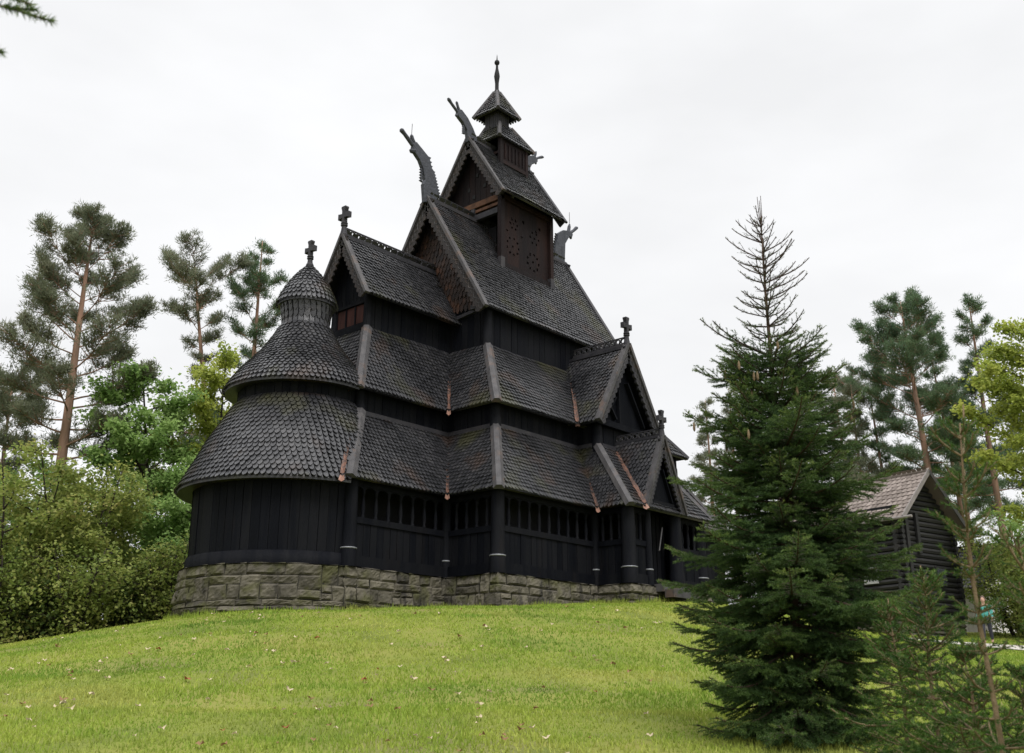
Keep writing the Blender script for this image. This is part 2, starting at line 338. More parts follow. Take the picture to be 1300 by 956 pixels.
def cross(base, arm, parent, H=1.05, m=None):
    """carved wooden cross on a turned stalk; base point, arm direction"""
    b, a = V(base), V(arm).normalized(); z = V((0, 0, 1)); n = a.cross(z); mb = MB()
    q = H / 1.05
    mb.lathe(b, [(.12 * q, -.12), (.13 * q, .0), (.10 * q, .16 * q), (.085 * q, .3 * q), (.12 * q, .32 * q), (.12 * q, .36 * q), (.085 * q, .38 * q), (.12 * q, .4 * q), (.12 * q, .43 * q), (.07 * q, .46 * q), (0, .46 * q)], 10)
    pts = [(-.06, .44), (-.055, .62), (-.20, .60), (-.26, .585), (-.26, .80), (-.20, .785), (-.065, .765), (-.07, .88), (-.115, 1.0), (-.10, 1.04), (.10, 1.04), (.115, 1.0), (.07, .88), (.065, .765), (.20, .785), (.26, .80), (.26, .585), (.20, .60), (.055, .62), (.06, .44)]
    mb.extrude([b + a * (x * q) + z * (y * q) for x, y in pts], n * .15 * q)
    return mb.build('cross', m or DGREYW, parent)
def post(x, y, z0, z1, r, parent, ring=True, name='post', m=None):
    mb = MB(); mb.lathe((x, y, 0), [(r * 1.13, z0), (r * 1.1, z0 + .5), (r * 1.0, z0 + .56), (r * .96, (z0 + z1) / 2), (r * .94, z1)], 20)
    o = mb.build(name, m or TAR, parent, True)
    if ring:
        t = MB(); t.lathe((x, y, 0), [(r * 1.10, z0 + .5), (r * 1.17, z0 + .515), (r * 1.17, z0 + .535), (r * 1.0, z0 + .55)], 20); t.build('collar', IRON, o, True)
    return o
def dragon(pts, parent, ears, comb, y=0):
    mb = MB(); mb.extrude([(x, y, z) for x, z in pts], (0, .17, 0))
    for p in ears: mb.tube([(q[0], y + (q[3] if len(q) > 3 else 0), q[1]) for q in p], [q[2] for q in p], 8)
    for (x, z), (dx, dz) in comb: mb.extrude([(x - dz * .09, y, z + dx * .09), (x + dx * .16, y, z + dz * .16), (x + dz * .09, y, z - dx * .09)], (0, .08, 0))
    o = mb.build('dragon_head', DRAG, parent); bv = o.modifiers.new('worn_edges', 'BEVEL'); bv.width = .035; bv.segments = 2; bv.limit_method = 'ANGLE'; return o

# ------------------------------------------------------------------ the church
CH = tag(empty('stave_church'), 'black tarred stave church with tiered shingle roofs, dragon heads and a stone base', 'church')
XA, WA, XB, WN, XD, WP, O = 0., 3.01, 4.02, 5.2, 8.96, 6.58, .365
XE = 17.1                                    # west end of the ambulatory
Z1, Z1T, Z2, Z2T = 2.5, 4.925, 5.677, 8.324
XA2, WA2, XB2, WN2, WP2, XD2 = 1.145, 1.868, 5.162, 4.058, 4.95, 9.6
XA3, WA3, XB3, WN3, XW3 = 2.151, .861, 6.169, 2.751, 13.5
PX0, PX1 = 8.96, 13.45                       # portal bay
AX = V((.244, 0, 0))
def face_s(mb, e0, e1, t1, t0, **k): shingled(mb, e0, e1, t1, t0, **k)

# foundation ------------------------------------------------------
def stones(path, z_top, z_bot, mb, jm, batter=.05):
    """courses of rough stones along a plan polyline given left to right as seen from outside"""
    P = [V((x, y, 0)) for x, y in path]; D = [0]
    for i in range(1, len(P)): D.append(D[-1] + (P[i] - P[i - 1]).length)
    def pos(u):
        u = min(max(u, 0), D[-1] - 1e-6); i = 1
        while D[i] < u: i += 1
        a = (P[i] - P[i - 1]).normalized(); return P[i - 1] + a * (u - D[i - 1]), V((a.y, -a.x, 0))
    U = np.linspace(0, D[-1], max(2, int(D[-1] / .15) + 1)); vs = []
    for u in U:
        q, n = pos(u); vs += [q - n * .02 + V((0, 0, z_top - .03)), q + n * .08 + V((0, 0, z_bot))]
    jm.raw(vs, [(2 * i, 2 * i + 1, 2 * i + 3, 2 * i + 2) for i in range(len(U) - 1)])
    # top ledge
    tv = []
    for u in U:
        q, n = pos(u); tv += [q + n * .06 + V((0, 0, z_top - .02)), q - n * .5 + V((0, 0, z_top - .02))]
    jm.raw(tv, [(2 * i, 2 * i + 2, 2 * i + 3, 2 * i + 1) for i in range(len(U) - 1)])
    z = z_top; rows = []
    while z > z_bot: h = random.choice((.17, .25, .33, .42, .5)); rows.append((z, z - h)); z -= h
    done = [[] for _ in rows]
    for ri, (zt0, zb0) in enumerate(rows):
        u = 0.
        while u < D[-1] - .05:
            blk = [(q0, q1) for q0, q1 in done[ri] if q0 - .02 <= u < q1 - .01]
            if blk: u = blk[0][1]; continue
            h = zt0 - zb0; l = random.uniform(.28, .75) if h > .35 else random.uniform(.35, 1.15)
            nxt = min([q0 for q0, q1 in done[ri] if q0 > u] + [D[-1]]); b = min(u + l, nxt); b = nxt if nxt - b < .22 else b
            zt, zb = zt0, zb0
            if ri + 1 < len(rows) and h < .36 and b - u < .8 and random.random() < .28 and not any(q0 < b and q1 > u for q0, q1 in done[ri + 1]): zb = rows[ri + 1][1]; done[ri + 1].append((u, b))
            a = u; parts = [(zt, zb)]
            if zt - zb > .38 and random.random() < .3: f = random.uniform(.35, .6); parts = [(zt, zt - (zt - zb) * f), (zt - (zt - zb) * f, zb)]
            for zt, zb in parts:
                nx, ny = max(6, int((b - a) / .06)), max(5, int((zt - zb) / .06) + 1); vs = []; base = random.uniform(.015, .06); sk = [random.uniform(-.028, .028) for _ in range(4)]; ph = [random.uniform(0, 6) for _ in range(6)]; seed = random.random(); tl = random.uniform(-.05, .05); tv_ = random.uniform(-.09, .09); g = .006
                for j in range(ny + 1):
                    for i in range(nx + 1):
                        fu, fv = i / nx, j / ny; fu2 = fu if 0 < i < nx else (.0 if i == 0 else 1.); uu = a + g + (b - a - 2 * g) * fu; zz = zb + g + (zt - zb - 2 * g) * fv
                        e = min(min(fu, 1 - fu) * (b - a), min(fv, 1 - fv) * (zt - zb))
                        rough = .012 * math.sin(uu * 11 + ph[0]) * math.sin(zz * 13 + ph[1]) + .006 * math.sin(uu * 27 + ph[2]) * math.sin(zz * 25 + ph[5]) + .004 * math.sin(zz * 41 + ph[3]) * math.sin(uu * 19 + ph[4]) + random.uniform(-.013, .013)
                        out = base * .4 - .03 if e == 0 else base + tl * (fu - .5) + tv_ * (fv - .5) + rough
                        zz += (sk[0] * (1 - fu) + sk[1] * fu) * (2 * fv - 1) * .5 + .008 * math.sin(uu * 7 + ph[4]); uu += (sk[2] * (1 - fv) + sk[3] * fv) * (2 * fu - 1) * .6 + .008 * math.sin(zz * 9 + ph[5])
                        q, n = pos(uu); vs.append(q + n * (out + batter * (z_top - zz)) + V((0, 0, zz)))
                mb.raw(vs, [(j * (nx + 1) + i, j * (nx + 1) + i + 1, (j + 1) * (nx + 1) + i + 1, (j + 1) * (nx + 1) + i) for j in range(ny) for i in range(nx)], seed)
            u = b
F = .20
arc = [(AX.x + 3.2 * math.cos(t), AX.y + 3.2 * math.sin(t)) for t in np.linspace(math.radians(105), math.radians(262), 40)]
path = arc + [(-.26, -WA - F - .06), (.15, -WA - F - .06), (.15, -WA - F)] + [(XB - F, -WA - F), (XB - F, -WN - F), (PX0 - F, -WN - F), (PX0 - F, -WP - F), (PX1 + F, -WP - F), (PX1 + F, -WN - F), (XE + F, -WN - F)]
STONE_PLAN = list(path); mb, jm = MB(), MB(); stones(path, -.02, -2.3, mb, jm)
fo = mb.build('stone_foundation', STONE, CH); jm.build('mortar_joint', JOINT, fo)
fl = MB(); fl.box((XA, -WA, -.2), (XE, WA, -.03)); fl.box((XB, -WN, -.2), (XE, WN, -.031)); fl.box((PX0, -WP, -.2), (PX1, -WN, -.032)); fl.build('floor', TAR, CH)

# lower storey: apse drum ------------------------------------------
def drum(r0, z0, z1, name, w=.26, r1=None, a0=100, a1=265, m=None):
    mb = MB(); r1 = r1 or r0; n = round(math.radians(a1 - a0) * r0 / w)
    for k in range(n):
        t = math.radians(a0 + (a1 - a0) * (k + .5) / n); e = V((math.cos(t), math.sin(t), 0)); tt = V((-e.y, e.x, 0)); j = random.uniform(-.012, .012)
        hw = math.radians(a1 - a0) * r0 / n / 2 - .006
        p = [AX + e * (rr + j + dd) + tt * s_ + V((0, 0, z)) for rr, z in ((r0, z0), (r1, z1)) for dd, s_ in ((0, -hw), (0, hw), (-.08, hw), (-.08, -hw))]
        mb.raw(p, [(0, 1, 5, 4), (1, 2, 6, 5), (3, 0, 4, 7), (0, 3, 2, 1), (4, 5, 6, 7)], random.random())
    mb.lathe(AX, [(r0 - .03, z0), (r1 - .03, z1)], 40, math.radians(a0), math.radians(a1), .1)
    return mb.build(name, m or TAR, CH)
drum(2.99, .30, 2.5, 'apse_wall', .27, 3.03, 95, 268)
sb = MB(); sb.lathe(AX, [(2.95, .36), (3.06, .34), (3.09, .04), (3.09, -.02)][::-1], 48, math.radians(95), math.radians(265)); sb.build('apse_sill', TAR, CH, True)
def ang1(r, z):
    t = min(max((z - 2.5) / (Z1T - 2.5), -.05), 1.); hx = -O + (XA2 + O) * t - AX.x; hy = -(WA + O) + (WA + O - WA2) * t
    a = math.atan2(hy, hx); a = a if a > -math.pi * .9 else a + 2 * math.pi
    return (math.pi * .42, a + 2 * math.pi + .02)
mb = MB(); shingled_round(mb, AX, [(3.5, 2.36), (3.42, 2.5), (3.05, 3.22), (2.74, 3.87), (2.36, 4.53), (2.03, 5.10)], ang1, .175, .165)
mb.build('apse_lower_roof', SHING, CH)
drum(1.95, 4.9, 5.75, 'apse_upper_wall', .24, 1.97, 90, 300)
rm = MB(); rm.lathe(AX, [(2.06, 5.08), (2.07, 5.14), (1.98, 5.16)], 48, math.radians(90), math.radians(302)); rm.build('apse_upper_sill', TAR, CH, True)
def ang2(r, z):
    t = max((z - Z2) / (Z2T - Z2), -.05); ex = (XA2 - .395) + (XA3 - XA2 + .395) * t - AX.x; hy = -(WA2 + .395) + (WA2 + .395 - WA3) * t
    a = -math.acos(min(1, max(-1, ex / r))) if ex < r else -.05
    if r * math.sin(a) < hy: a = math.atan2(hy, ex)
    return (math.pi * .4, a + 2 * math.pi)
mb = MB(); shingled_round(mb, AX, [(2.37, 5.62), (2.30, 5.74), (2.2, 5.95), (1.98, 6.25), (1.69, 6.58), (1.4, 6.93), (1.15, 7.28), (.93, 7.66), (.78, 7.95)], ang2, .165, .145)
mb.build('apse_bell_roof', SHING, CH)
tp = MB(); shingled_round(tp, AX, [(.76, 7.93), (.735, 8.15), (.76, 8.4), (.80, 8.62), (.84, 8.8)], lambda r, z: (0, 2 * math.pi), .175, .2, 1, lift=.03)
tp.build('turret_drum', SHING, CH)
tr = MB(); shingled_round(tr, AX, [(.94, 8.78), (.90, 8.9), (.82, 9.1), (.70, 9.35), (.57, 9.55), (.40, 9.8), (.22, 10.02), (.07, 10.17)], lambda r, z: (0, 2 * math.pi), .15, .15)
tr.build('turret_cap', SHING, CH)
cr = cross(AX + V((0, 0, 10.2)), (0, 1, 0), CH, .98)
bl = MB(); bl.lathe(AX, [(.03, 10.1), (.11, 10.17), (.14, 10.25), (.11, 10.33), (.06, 10.37)], 14); bl.build('ball', DGREYW, cr, True)

# ambulatory walls --------------------------------------------------
def arcade(p0, p1, out, nb, parent=CH, top=2.42, infill=True):
    """sill, plank dado, rail, open arcade with turned balusters, wall plate"""
    p0, p1, out = V((*p0, 0)), V((*p1, 0)), V((*out, 0)); d = p1 - p0; a = d.normalized()
    mb = MB(); planks(mb, p0, p1, .32, 1.28, out, .26, .05); 
    b = MB(); mid = (p0 + p1) / 2
    w = mb.build('dado_wall', TAR, parent)
    for nm, z0, z1, t in (('sill', 0, .32, .09), ('rail', 1.26, 1.44, .07), ('wall_plate', 2.36, top + .08, .07)):
        b = MB(); b.obox(mid + V((0, 0, (z0 + z1) / 2)), d / 2, out * t, V((0, 0, (z1 - z0) / 2))); b.build(nm, TAR, w)
    # little arches between balusters
    n = nb; st = d.length / n
    ar = MB()
    for i in range(n):
        c = p0 + a * ((i + .5) * st); R = st * .44; top_ = 2.4; pts = []
        for k in range(9):
            t = math.pi * k / 8; pts.append((-math.cos(t) * R, 2.22 + math.sin(t) * .12))
        poly = [(-st / 2, top_)] + [(-st / 2, 2.22)] + pts + [(st / 2, 2.22), (st / 2, top_)]
        for k in range(1, len(poly) - 2):
            x0, z0 = poly[k]; x1, z1 = poly[k + 1]
            ar.raw([c + a * x0 + out * .03 + V((0, 0, z0)), c + a * x1 + out * .04 + V((0, 0, z1)), c + a * x1 + out * .04 + V((0, 0, top_)), c + a * x0 + out * .04 + V((0, 0, top_)),
                    c + a * x0 - out * .03 + V((0, 0, z0)), c + a * x1 - out * .03 + V((0, 0, z1))], [(0, 1, 2, 3), (4, 5, 1, 0)])
    ar.build('arch_board', TAR, w)
    for i in range(1, n):
        c = p0 + a * (i * st); q = MB(); q.lathe((c.x, c.y, 0), [(.06, 1.43), (.06, 1.5), (.04, 1.53), (.07, 1.70), (.05, 1.95), (.035, 2.12), (.06, 2.15), (.06, 2.25)], 10); q.build('baluster', TAR, w, True)
    return w
arcade((XA, -WA), (XB, -WA), (0, -1), 8)
arcade((XB, -WA), (XB, -WN), (-1, 0), 5)
arcade((XB, -WN), (PX0, -WN), (0, -1), 10)
arcade((PX0, -WN), (PX0, -WP), (-1, 0), 4)
arcade((PX0, -WP), (9.98, -WP), (0, -1), 3)
arcade((11.85, -WP), (PX1, -WP), (0, -1), 4)
sw = MB()
for a, b, n in (((PX1, -WP), (PX1, -WN), (1, 0)), ((PX1, -WN), (XE, -WN), (0, -1)), ((XE, -WN), (XE, WN), (1, 0)), ((XE, WN), (XB, WN), (0, 1)), ((XB, WN), (XB, WA), (-1, 0)), ((XB, WA), (XA, WA), (0, 1)), ((XA, WA), (XA, -WA), (-1, 0))):
    planks(sw, (*a, 0), (*b, 0), 0, 2.45, (*n, 0), .3)
sw.build('rear_wall', TAR, CH)
for x, y, r in ((XA, -WA - .02, .22), (XB, -WN, .22), (PX0, -WP, .24), (PX1, -WP, .22), (XE, -WN, .22)): post(x, y, -.02, 2.55, r, CH)
for x, y in ((XB - .02, -WA - .02), (PX0 - .02, -WN - .02)): post(x, y, -.02, 2.5, .15, CH)
# inner walls behind the arcade
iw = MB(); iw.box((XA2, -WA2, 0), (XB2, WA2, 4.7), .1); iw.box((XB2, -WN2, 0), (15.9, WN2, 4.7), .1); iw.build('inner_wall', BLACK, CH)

# portal ---------------------------------------------------------
PG = 10.72
dr = MB(); dr.box((9.9, -WP + .55, 0), (11.95, -WP + .62, 2.7), .1)
for k in range(7):
    x = 10.05 + k * .27; dr.box((x, -WP + .49, .02), (x + .2, -WP + .53, 2.55))
do = dr.build('portal_door', TAR, CH)
hd = MB(); hd.tube([(10.35, -WP - .28, 1.15), (10.95, -WP - .05, 2.02)], .022, 6); hd.build('door_stay', GREYW, do)
post(10.02, -WP - .06, -.02, 2.7, .13, CH, True, 'portal_post'); post(11.72, -WP - .06, -.02, 3.0, .24, CH, False, 'portal_post')
st = MB(); st.box((10.1, -WP - .55, -.22), (11.7, -WP + .4, .03)); st.box((10.15, -WP - .9, -.42), (11.7, -WP - .552, -.16)); st.build('doorstep', GREYW, CH)
ZPG, ZPF, HPG, YPF = 5.12, 2.62, 1.18, -6.95
mb = MB(); shingled(mb, (PG - HPG, -4.95, ZPF), (PG - HPG, YPF + .03, ZPF), (PG, YPF + .03, ZPG), (PG, -4.95, ZPG))
shingled(mb, (PG + HPG, YPF + .03, ZPF), (PG + HPG, -4.95, ZPF), (PG, -4.95, ZPG), (PG, YPF + .03, ZPG)); mb.build('portal_roof', SHING, CH)
for s_ in (-1, 1): barge((PG + s_ * (HPG + .03), YPF, ZPF - .03), (PG, YPF, ZPG + .06), (0, -1, 0), CH, d=.28, carve=True, matb=DGREYW, th=.09, rail=.11)
crest((PG, -4.95, ZPG + .03), (PG, YPF + .05, ZPG + .03), CH, .11)
cross((PG, YPF, ZPG + .05), (1, 0, 0), CH, .95)
gw = MB(); gw.extrude([(PG - .85, -6.72, 2.5), (PG + .85, -6.72, 2.5), (PG, -6.72, 4.6)], (0, .06, 0), .1); gw.beam((PG - .75, -6.8, 2.75), (PG + .75, -6.8, 2.75), .08, .22)
for s_ in (-1, 1): gw.beam((PG + s_ * .62, -6.8, 2.9), (PG + s_ * .1, -6.8, 4.0), .06, .14, up=(0, -1, 0))
gw.build('portal_gable', TAR, CH)

# lower roofs ------------------------------------------------------
def N_(e0, e1, t0): return (V(e1) - V(e0)).cross(V(t0) - V(e0)).normalized()
ca, cb = -O, XB - O; ya, yn, yp = -WA - O, -WN - O, -WP - O; pe = PX0 - O; pw = PX1 + O; xe = XE + O
mb = MB()
shingled(mb, (ca, ya, Z1), (cb, ya, Z1), (XB2, -WA2, Z1T), (XA2, -WA2, Z1T)); LR = mb.build('lower_roof', SHING, CH)
mb = MB(); shingled(mb, (ca, -ya, Z1), (ca, ya, Z1), (XA2, -WA2, Z1T), (XA2, WA2, Z1T)); mb.build('lower_roof', SHING, CH)
mb = MB(); shingled(mb, (cb, ya, Z1), (cb, yn, Z1), (XB2, -WN2, Z1T), (XB2, -WA2, Z1T)); mb.build('lower_roof', SHING, CH)
mb = MB(); shingled(mb, (cb, yn, Z1), (pe, yn, Z1), (XD2, -WN2, Z1T), (XB2, -WN2, Z1T)); mb.build('lower_roof', SHING, CH)
mb = MB(); shingled(mb, (pe, yn, Z1), (pe, yp, Z1), (XD2, -WP2, Z1T), (XD2, -WN2, Z1T)); mb.build('lower_roof', SHING, CH)
XW2 = PX1 - (XD2 - PX0)
mb = MB(); shingled(mb, (pe, yp, Z1), (pw, yp, Z1), (XW2, -WP2, Z1T), (XD2, -WP2, Z1T)); mb.build('lower_roof', SHING, CH)
mb = MB(); shingled(mb, (pw, yp, Z1), (pw, yn, Z1), (XW2, -WN2, Z1T), (XW2, -WP2, Z1T)); shingled(mb, (pw, yn, Z1), (xe, yn, Z1), (15.9, -WN2, Z1T), (XW2, -WN2, Z1T))
shingled(mb, (xe, yn, Z1), (xe, -yn, Z1), (15.9, WN2, Z1T), (15.9, -WN2, Z1T)); mb.build('lower_roof', SHING, CH)
mb = MB()
for e0, e1, t1, t0 in (((xe, -yn, Z1), (cb, -yn, Z1), (XB2, WN2, Z1T), (15.9, WN2, Z1T)), ((cb, -yn, Z1), (cb, -ya, Z1), (XB2, WA2, Z1T), (XB2, WN2, Z1T)), ((cb, -ya, Z1), (ca, -ya, Z1), (XA2, WA2, Z1T), (XB2, WA2, Z1T))):
    mb.face([e0, e1, t1, t0]); mb.face([V(p) - V((0, 0, .08)) for p in (t0, t1, e1, e0)])
mb.build('rear_roof', SHING, CH)
nE = V((-.82, 0, .57)); nS = V((0, -.82, .57)); nW = V((.82, 0, .57))
hip_cap('hip_cap', (ca - .05, ya - .06, Z1), (XA2 - .12, -WA2 - .16, Z1T + .05), nE, nS, CH, .4); hip_cap('hip_cap', (cb, yn, Z1), (XB2 - .03, -WN2 - .03, Z1T + .02), nE, nS, CH)
hip_cap('hip_cap', (pe, yp, Z1), (XD2 - .03, -WP2 - .03, Z1T + .02), nE, nS, CH); hip_cap('hip_cap', (pw, yp, Z1), (XW2 + .03, -WP2 - .03, Z1T + .02), nW, nS, CH)
hip_cap('hip_cap', (xe, yn, Z1), (15.9, -WN2, Z1T), nW, nS, CH)
def up(p, d=.02): return V(p) + V((0, 0, d))
valley((cb - .05, ya - .05, Z1 - .02), up((XB2 - .05, -WA2 - .05, Z1T - .25)), nE, nS, CH); valley((pe - .05, yn - .05, Z1 - .02), (XD2 - .1, -WN2 - .1, Z1T - .3), nE, nS, CH)
valley((ca - .30, ya - .03, Z1 - .07), V((ca - .30, ya - .03, Z1 - .07)).lerp(V((XA2 - .34, -WA2 - .2, Z1T)), .6), nE, nS, CH, .12)
valley((PG - HPG - .12, YPF + .0, ZPF - .08), (PG - .2, -5.05, 4.75), nE, nS, CH, .15)
lt = MB()
for z, e in ((Z1T, .10),):
    for a, b in (((XA2, -WA2), (XB2, -WA2)), ((XB2, -WA2), (XB2, -WN2)), ((XB2, -WN2), (XD2, -WN2)), ((XD2, -WN2), (XD2, -WP2)), ((XD2, -WP2), (XW2, -WP2))): lt.beam((a[0], a[1], z + .05), (b[0], b[1], z + .05), .22, .14)
lt.build('roof_ledge', DGREYW, CH)

# aisle walls ------------------------------------------------------
aw = MB()
for a, b, n in (((XA2, WA2), (XA2, -WA2), (-1, 0)), ((XA2, -WA2), (XB2, -WA2), (0, -1)), ((XB2, -WA2), (XB2, -WN2), (-1, 0)), ((XB2, -WN2), (XD2, -WN2), (0, -1)), ((XD2, -WN2), (XD2, -WP2), (-1, 0)), ((XD2, -WP2), (XW2, -WP2), (0, -1)), ((XW2, -WP2), (XW2, -WN2), (1, 0)), ((XW2, -WN2), (15.9, -WN2), (0, -1)), ((15.9, -WN2), (15.9, WN2), (1, 0)), ((15.9, WN2), (XB2, WN2), (0, 1)), ((XB2, WN2), (XB2, WA2), (-1, 0)), ((XB2, WA2), (XA2, WA2), (0, 1))):
    planks(aw, (*a, 0), (*b, 0), 4.6, 6.15, (*n, 0), .32)
aw.build('aisle_wall', TAR, CH)
for x, y in ((XA2, -WA2), (XB2, -WN2), (XD2, -WP2), (XW2, -WP2), (15.9, -WN2)): post(x, y, 4.7, 5.95, .17, CH, False, 'aisle_post')
O2 = .395; c2, b2 = XA2 - O2, XB2 - O2; a2, n2 = -WA2 - O2, -WN2 - O2; x2 = 16.3
def R2(e0, e1, t1, t0):
    mb = MB(); shingled(mb, e0, e1, t1, t0); return mb.build('aisle_roof', SHING, CH)
R2((c2, a2, Z2), (b2, a2, Z2), (XB3, -WA3, Z2T), (XA3, -WA3, Z2T)); R2((c2, -a2, Z2), (c2, a2, Z2), (XA3, -WA3, Z2T), (XA3, WA3, Z2T))
R2((b2, a2, Z2), (b2, n2, Z2), (XB3, -WN3, Z2T), (XB3, -WA3, Z2T)); R2((b2, n2, Z2), (x2, n2, Z2), (XW3, -WN3, Z2T), (XB3, -WN3, Z2T))
R2((x2, n2, Z2), (x2, -n2, Z2), (XW3, WN3, Z2T), (XW3, -WN3, Z2T))
mb = MB()
for e0, e1, t1, t0 in (((x2, -n2, Z2), (b2, -n2, Z2), (XB3, WN3, Z2T), (XW3, WN3, Z2T)), ((b2, -n2, Z2), (b2, -a2, Z2), (XB3, WA3, Z2T), (XB3, WN3, Z2T)), ((b2, -a2, Z2), (c2, -a2, Z2), (XA3, WA3, Z2T), (XB3, WA3, Z2T))):
    mb.face([e0, e1, t1, t0]); mb.face([V(p) - V((0, 0, .08)) for p in (t0, t1, e1, e0)])
mb.build('rear_roof', SHING, CH)
hip_cap('hip_cap', (c2, a2, Z2), (XA3 - .03, -WA3 - .03, Z2T), nE, nS, CH); hip_cap('hip_cap', (b2, n2, Z2), (XB3 - .03, -WN3 - .03, Z2T), nE, nS, CH); hip_cap('hip_cap', (x2, n2, Z2), (XW3, -WN3, Z2T), nW, nS, CH, m=DGREYW)
valley((b2 - .05, a2 - .05, Z2 - .02), (XB3 - .1, -WA3 - .1, Z2T - .3), nE, nS, CH)
valley((c2 - .05, a2 + .5, Z2 - .0), (XA2 + .25, -1.15, 6.75), nE, nS, CH, .13)
# cross gable of the portal bay
GX, GH, GYF, GZ, GE = 11.08, 1.98, -5.32, 8.95, 5.70
mb = MB(); shingled(mb, (GX - GH, -WN3, GE), (GX - GH, GYF, GE), (GX, GYF, GZ), (GX, -WN3, GZ), w=.18, ex=.18); mb.build('cross_gable_roof', SHING, CH)
mb = MB(); shingled(mb, (GX + GH, GYF, GE), (GX + GH, -WN3, GE), (GX, -WN3, GZ), (GX, GYF, GZ), w=.18, ex=.18); mb.build('cross_gable_roof', SHING, CH)
for s_ in (-1, 1): barge((GX + s_ * (GH - .02), GYF - .06, GE + .06), (GX, GYF - .06, GZ + .10), (0, -1, 0), CH, d=.34, matb=DGREYW, th=.10, rail=.13, sc=.25)
crest((GX, -WN3 - .1, GZ + .06), (GX, GYF, GZ + .06), CH, .12); cross((GX, GYF - .04, GZ + .1), (1, 0, 0), CH, 1.08)
rb = MB(); rb.beam((GX - .09, -WN3, GZ - .05), (GX - .09, GYF, GZ - .05), .2, .10); rb.build('ridge_board', DGREYW, CH)
gg = MB(); gg.extrude([(GX - 1.75, -5.0, 5.7), (GX + 1.75, -5.0, 5.7), (GX, -5.0, 8.6)], (0, .06, 0), .1); gg.beam((GX - 1.75, -5.12, 5.8), (GX + 1.75, -5.12, 5.8), .16, .22)
gg.beam((GX - 1.2, -5.12, 6.05), (GX - .55, -5.12, 6.9), .07, .16, up=(0, -1, 0)); gg.beam((GX - .55, -5.12, 6.05), (GX - 1.1, -5.1, 6.8), .07, .14, up=(0, -1, 0)); gg.beam((GX + 1.2, -5.12, 6.05), (GX + .2, -5.12, 7.6), .07, .18, up=(0, -1, 0)); gg.beam((GX - .35, -5.12, 5.9), (GX - .35, -5.12, 7.2), .07, .14, up=(0, -1, 0))
gg.build('cross_gable_wall', TAR, CH)
valley((GX - GH - .1, n2 - .05, Z2 + .0), (GX - .28, -WN3 - .12, 8.25), nE, nS, CH, .13, tip=False)
sp = MB(); sp.obox((GX - GH - .12, n2 - .1, Z2 - .05), (.06, 0, 0), (0, .06, 0), (0, 0, .04)); sp.build('valley_end', COPPER, CH)

# chancel upper stage -------------------------------------------------
cw = MB()
for a, b, n in (((XA3, -WA3), (XB3, -WA3), (0, -1)), ((XB3, WA3), (XA3, WA3), (0, 1))): planks(cw, (*a, 0), (*b, 0), 8.2, 9.75, (*n, 0), .3)
cw.build('chancel_wall', TAR, CH)
CZ, CE, CY = 11.793, 9.385, 1.374; CX = 1.648; kk = (CZ - CE) / CY
cg = MB(); planks(cg, (XA3, WA3, 0), (XA3, -WA3, 0), 9.28, 9.62, (-1, 0, 0), .2)
n_ = 9
for i in range(n_):
    y0, y1 = -1.0 + 2.0 * i / n_, -1.0 + 2.0 * (i + 1) / n_; zt = lambda y: CZ - .15 - kk * abs(y)
    cg.extrude([(XA3 + random.uniform(-.01, .01), y0 + .006, 9.6), (XA3, y1 - .006, 9.6), (XA3, y1 - .006, max(9.62, zt(y1))), (XA3, y0 + .006, max(9.62, zt(y0)))], (.05, 0, 0), random.random())
cg.beam((XA3 - .05, WA3, 9.32), (XA3 - .05, -WA3, 9.32), .1, .1); cg.beam((XA3 - .06, WA3 + .1, 8.42), (XA3 - .06, -WA3 - .1, 8.42), .12, .26)
G = cg.build('chancel_gable', TAR, CH)
for y0 in (-.74, -.26, .22):
    p = MB(); p.box((XA3 - .03, y0 + .03, 8.58), (XA3 + .02, y0 + .46, 9.25)); p.build('panel', RED, G)
pp = MB()
for y in (-.74, -.27, .21, .69): pp.box((XA3 - .06, y - .03, 8.5), (XA3 + .03, y + .03, 9.3))
pp.build('mullion', TAR, G)
for y in (-WA3, WA3): post(XA3, y, 8.2, 9.6, .13, CH, False, 'chancel_post')
mb = MB(); shingled(mb, (CX, -CY, CE), (XB3 + .1, -CY, CE), (XB3 + .1, 0, CZ), (CX, 0, CZ), w=.175, ex=.165); mb.build('chancel_roof', SHING, CH)
mb = MB(); shingled(mb, (XB3 + .1, CY, CE), (CX, CY, CE), (CX, 0, CZ), (XB3 + .1, 0, CZ), w=.3, ex=.3); mb.build('chancel_roof', SHING, CH)
for s_ in (-1, 1): barge((CX - .05, s_ * (CY + .02), CE - .02), (CX - .05, 0, CZ + .10), (-1, 0, 0), CH, d=.36, sc=.22)
crest((CX, 0, CZ + .05), (XB3 + .05, 0, CZ + .05), CH, .12); cross((CX - .03, 0, CZ + .1), (0, 1, 0), CH, 1.1)
rb = MB(); rb.beam((CX, -.07, CZ - .02), (XB3, -.07, CZ - .02), .16, .10); rb.build('ridge_board', DGREYW, CH)

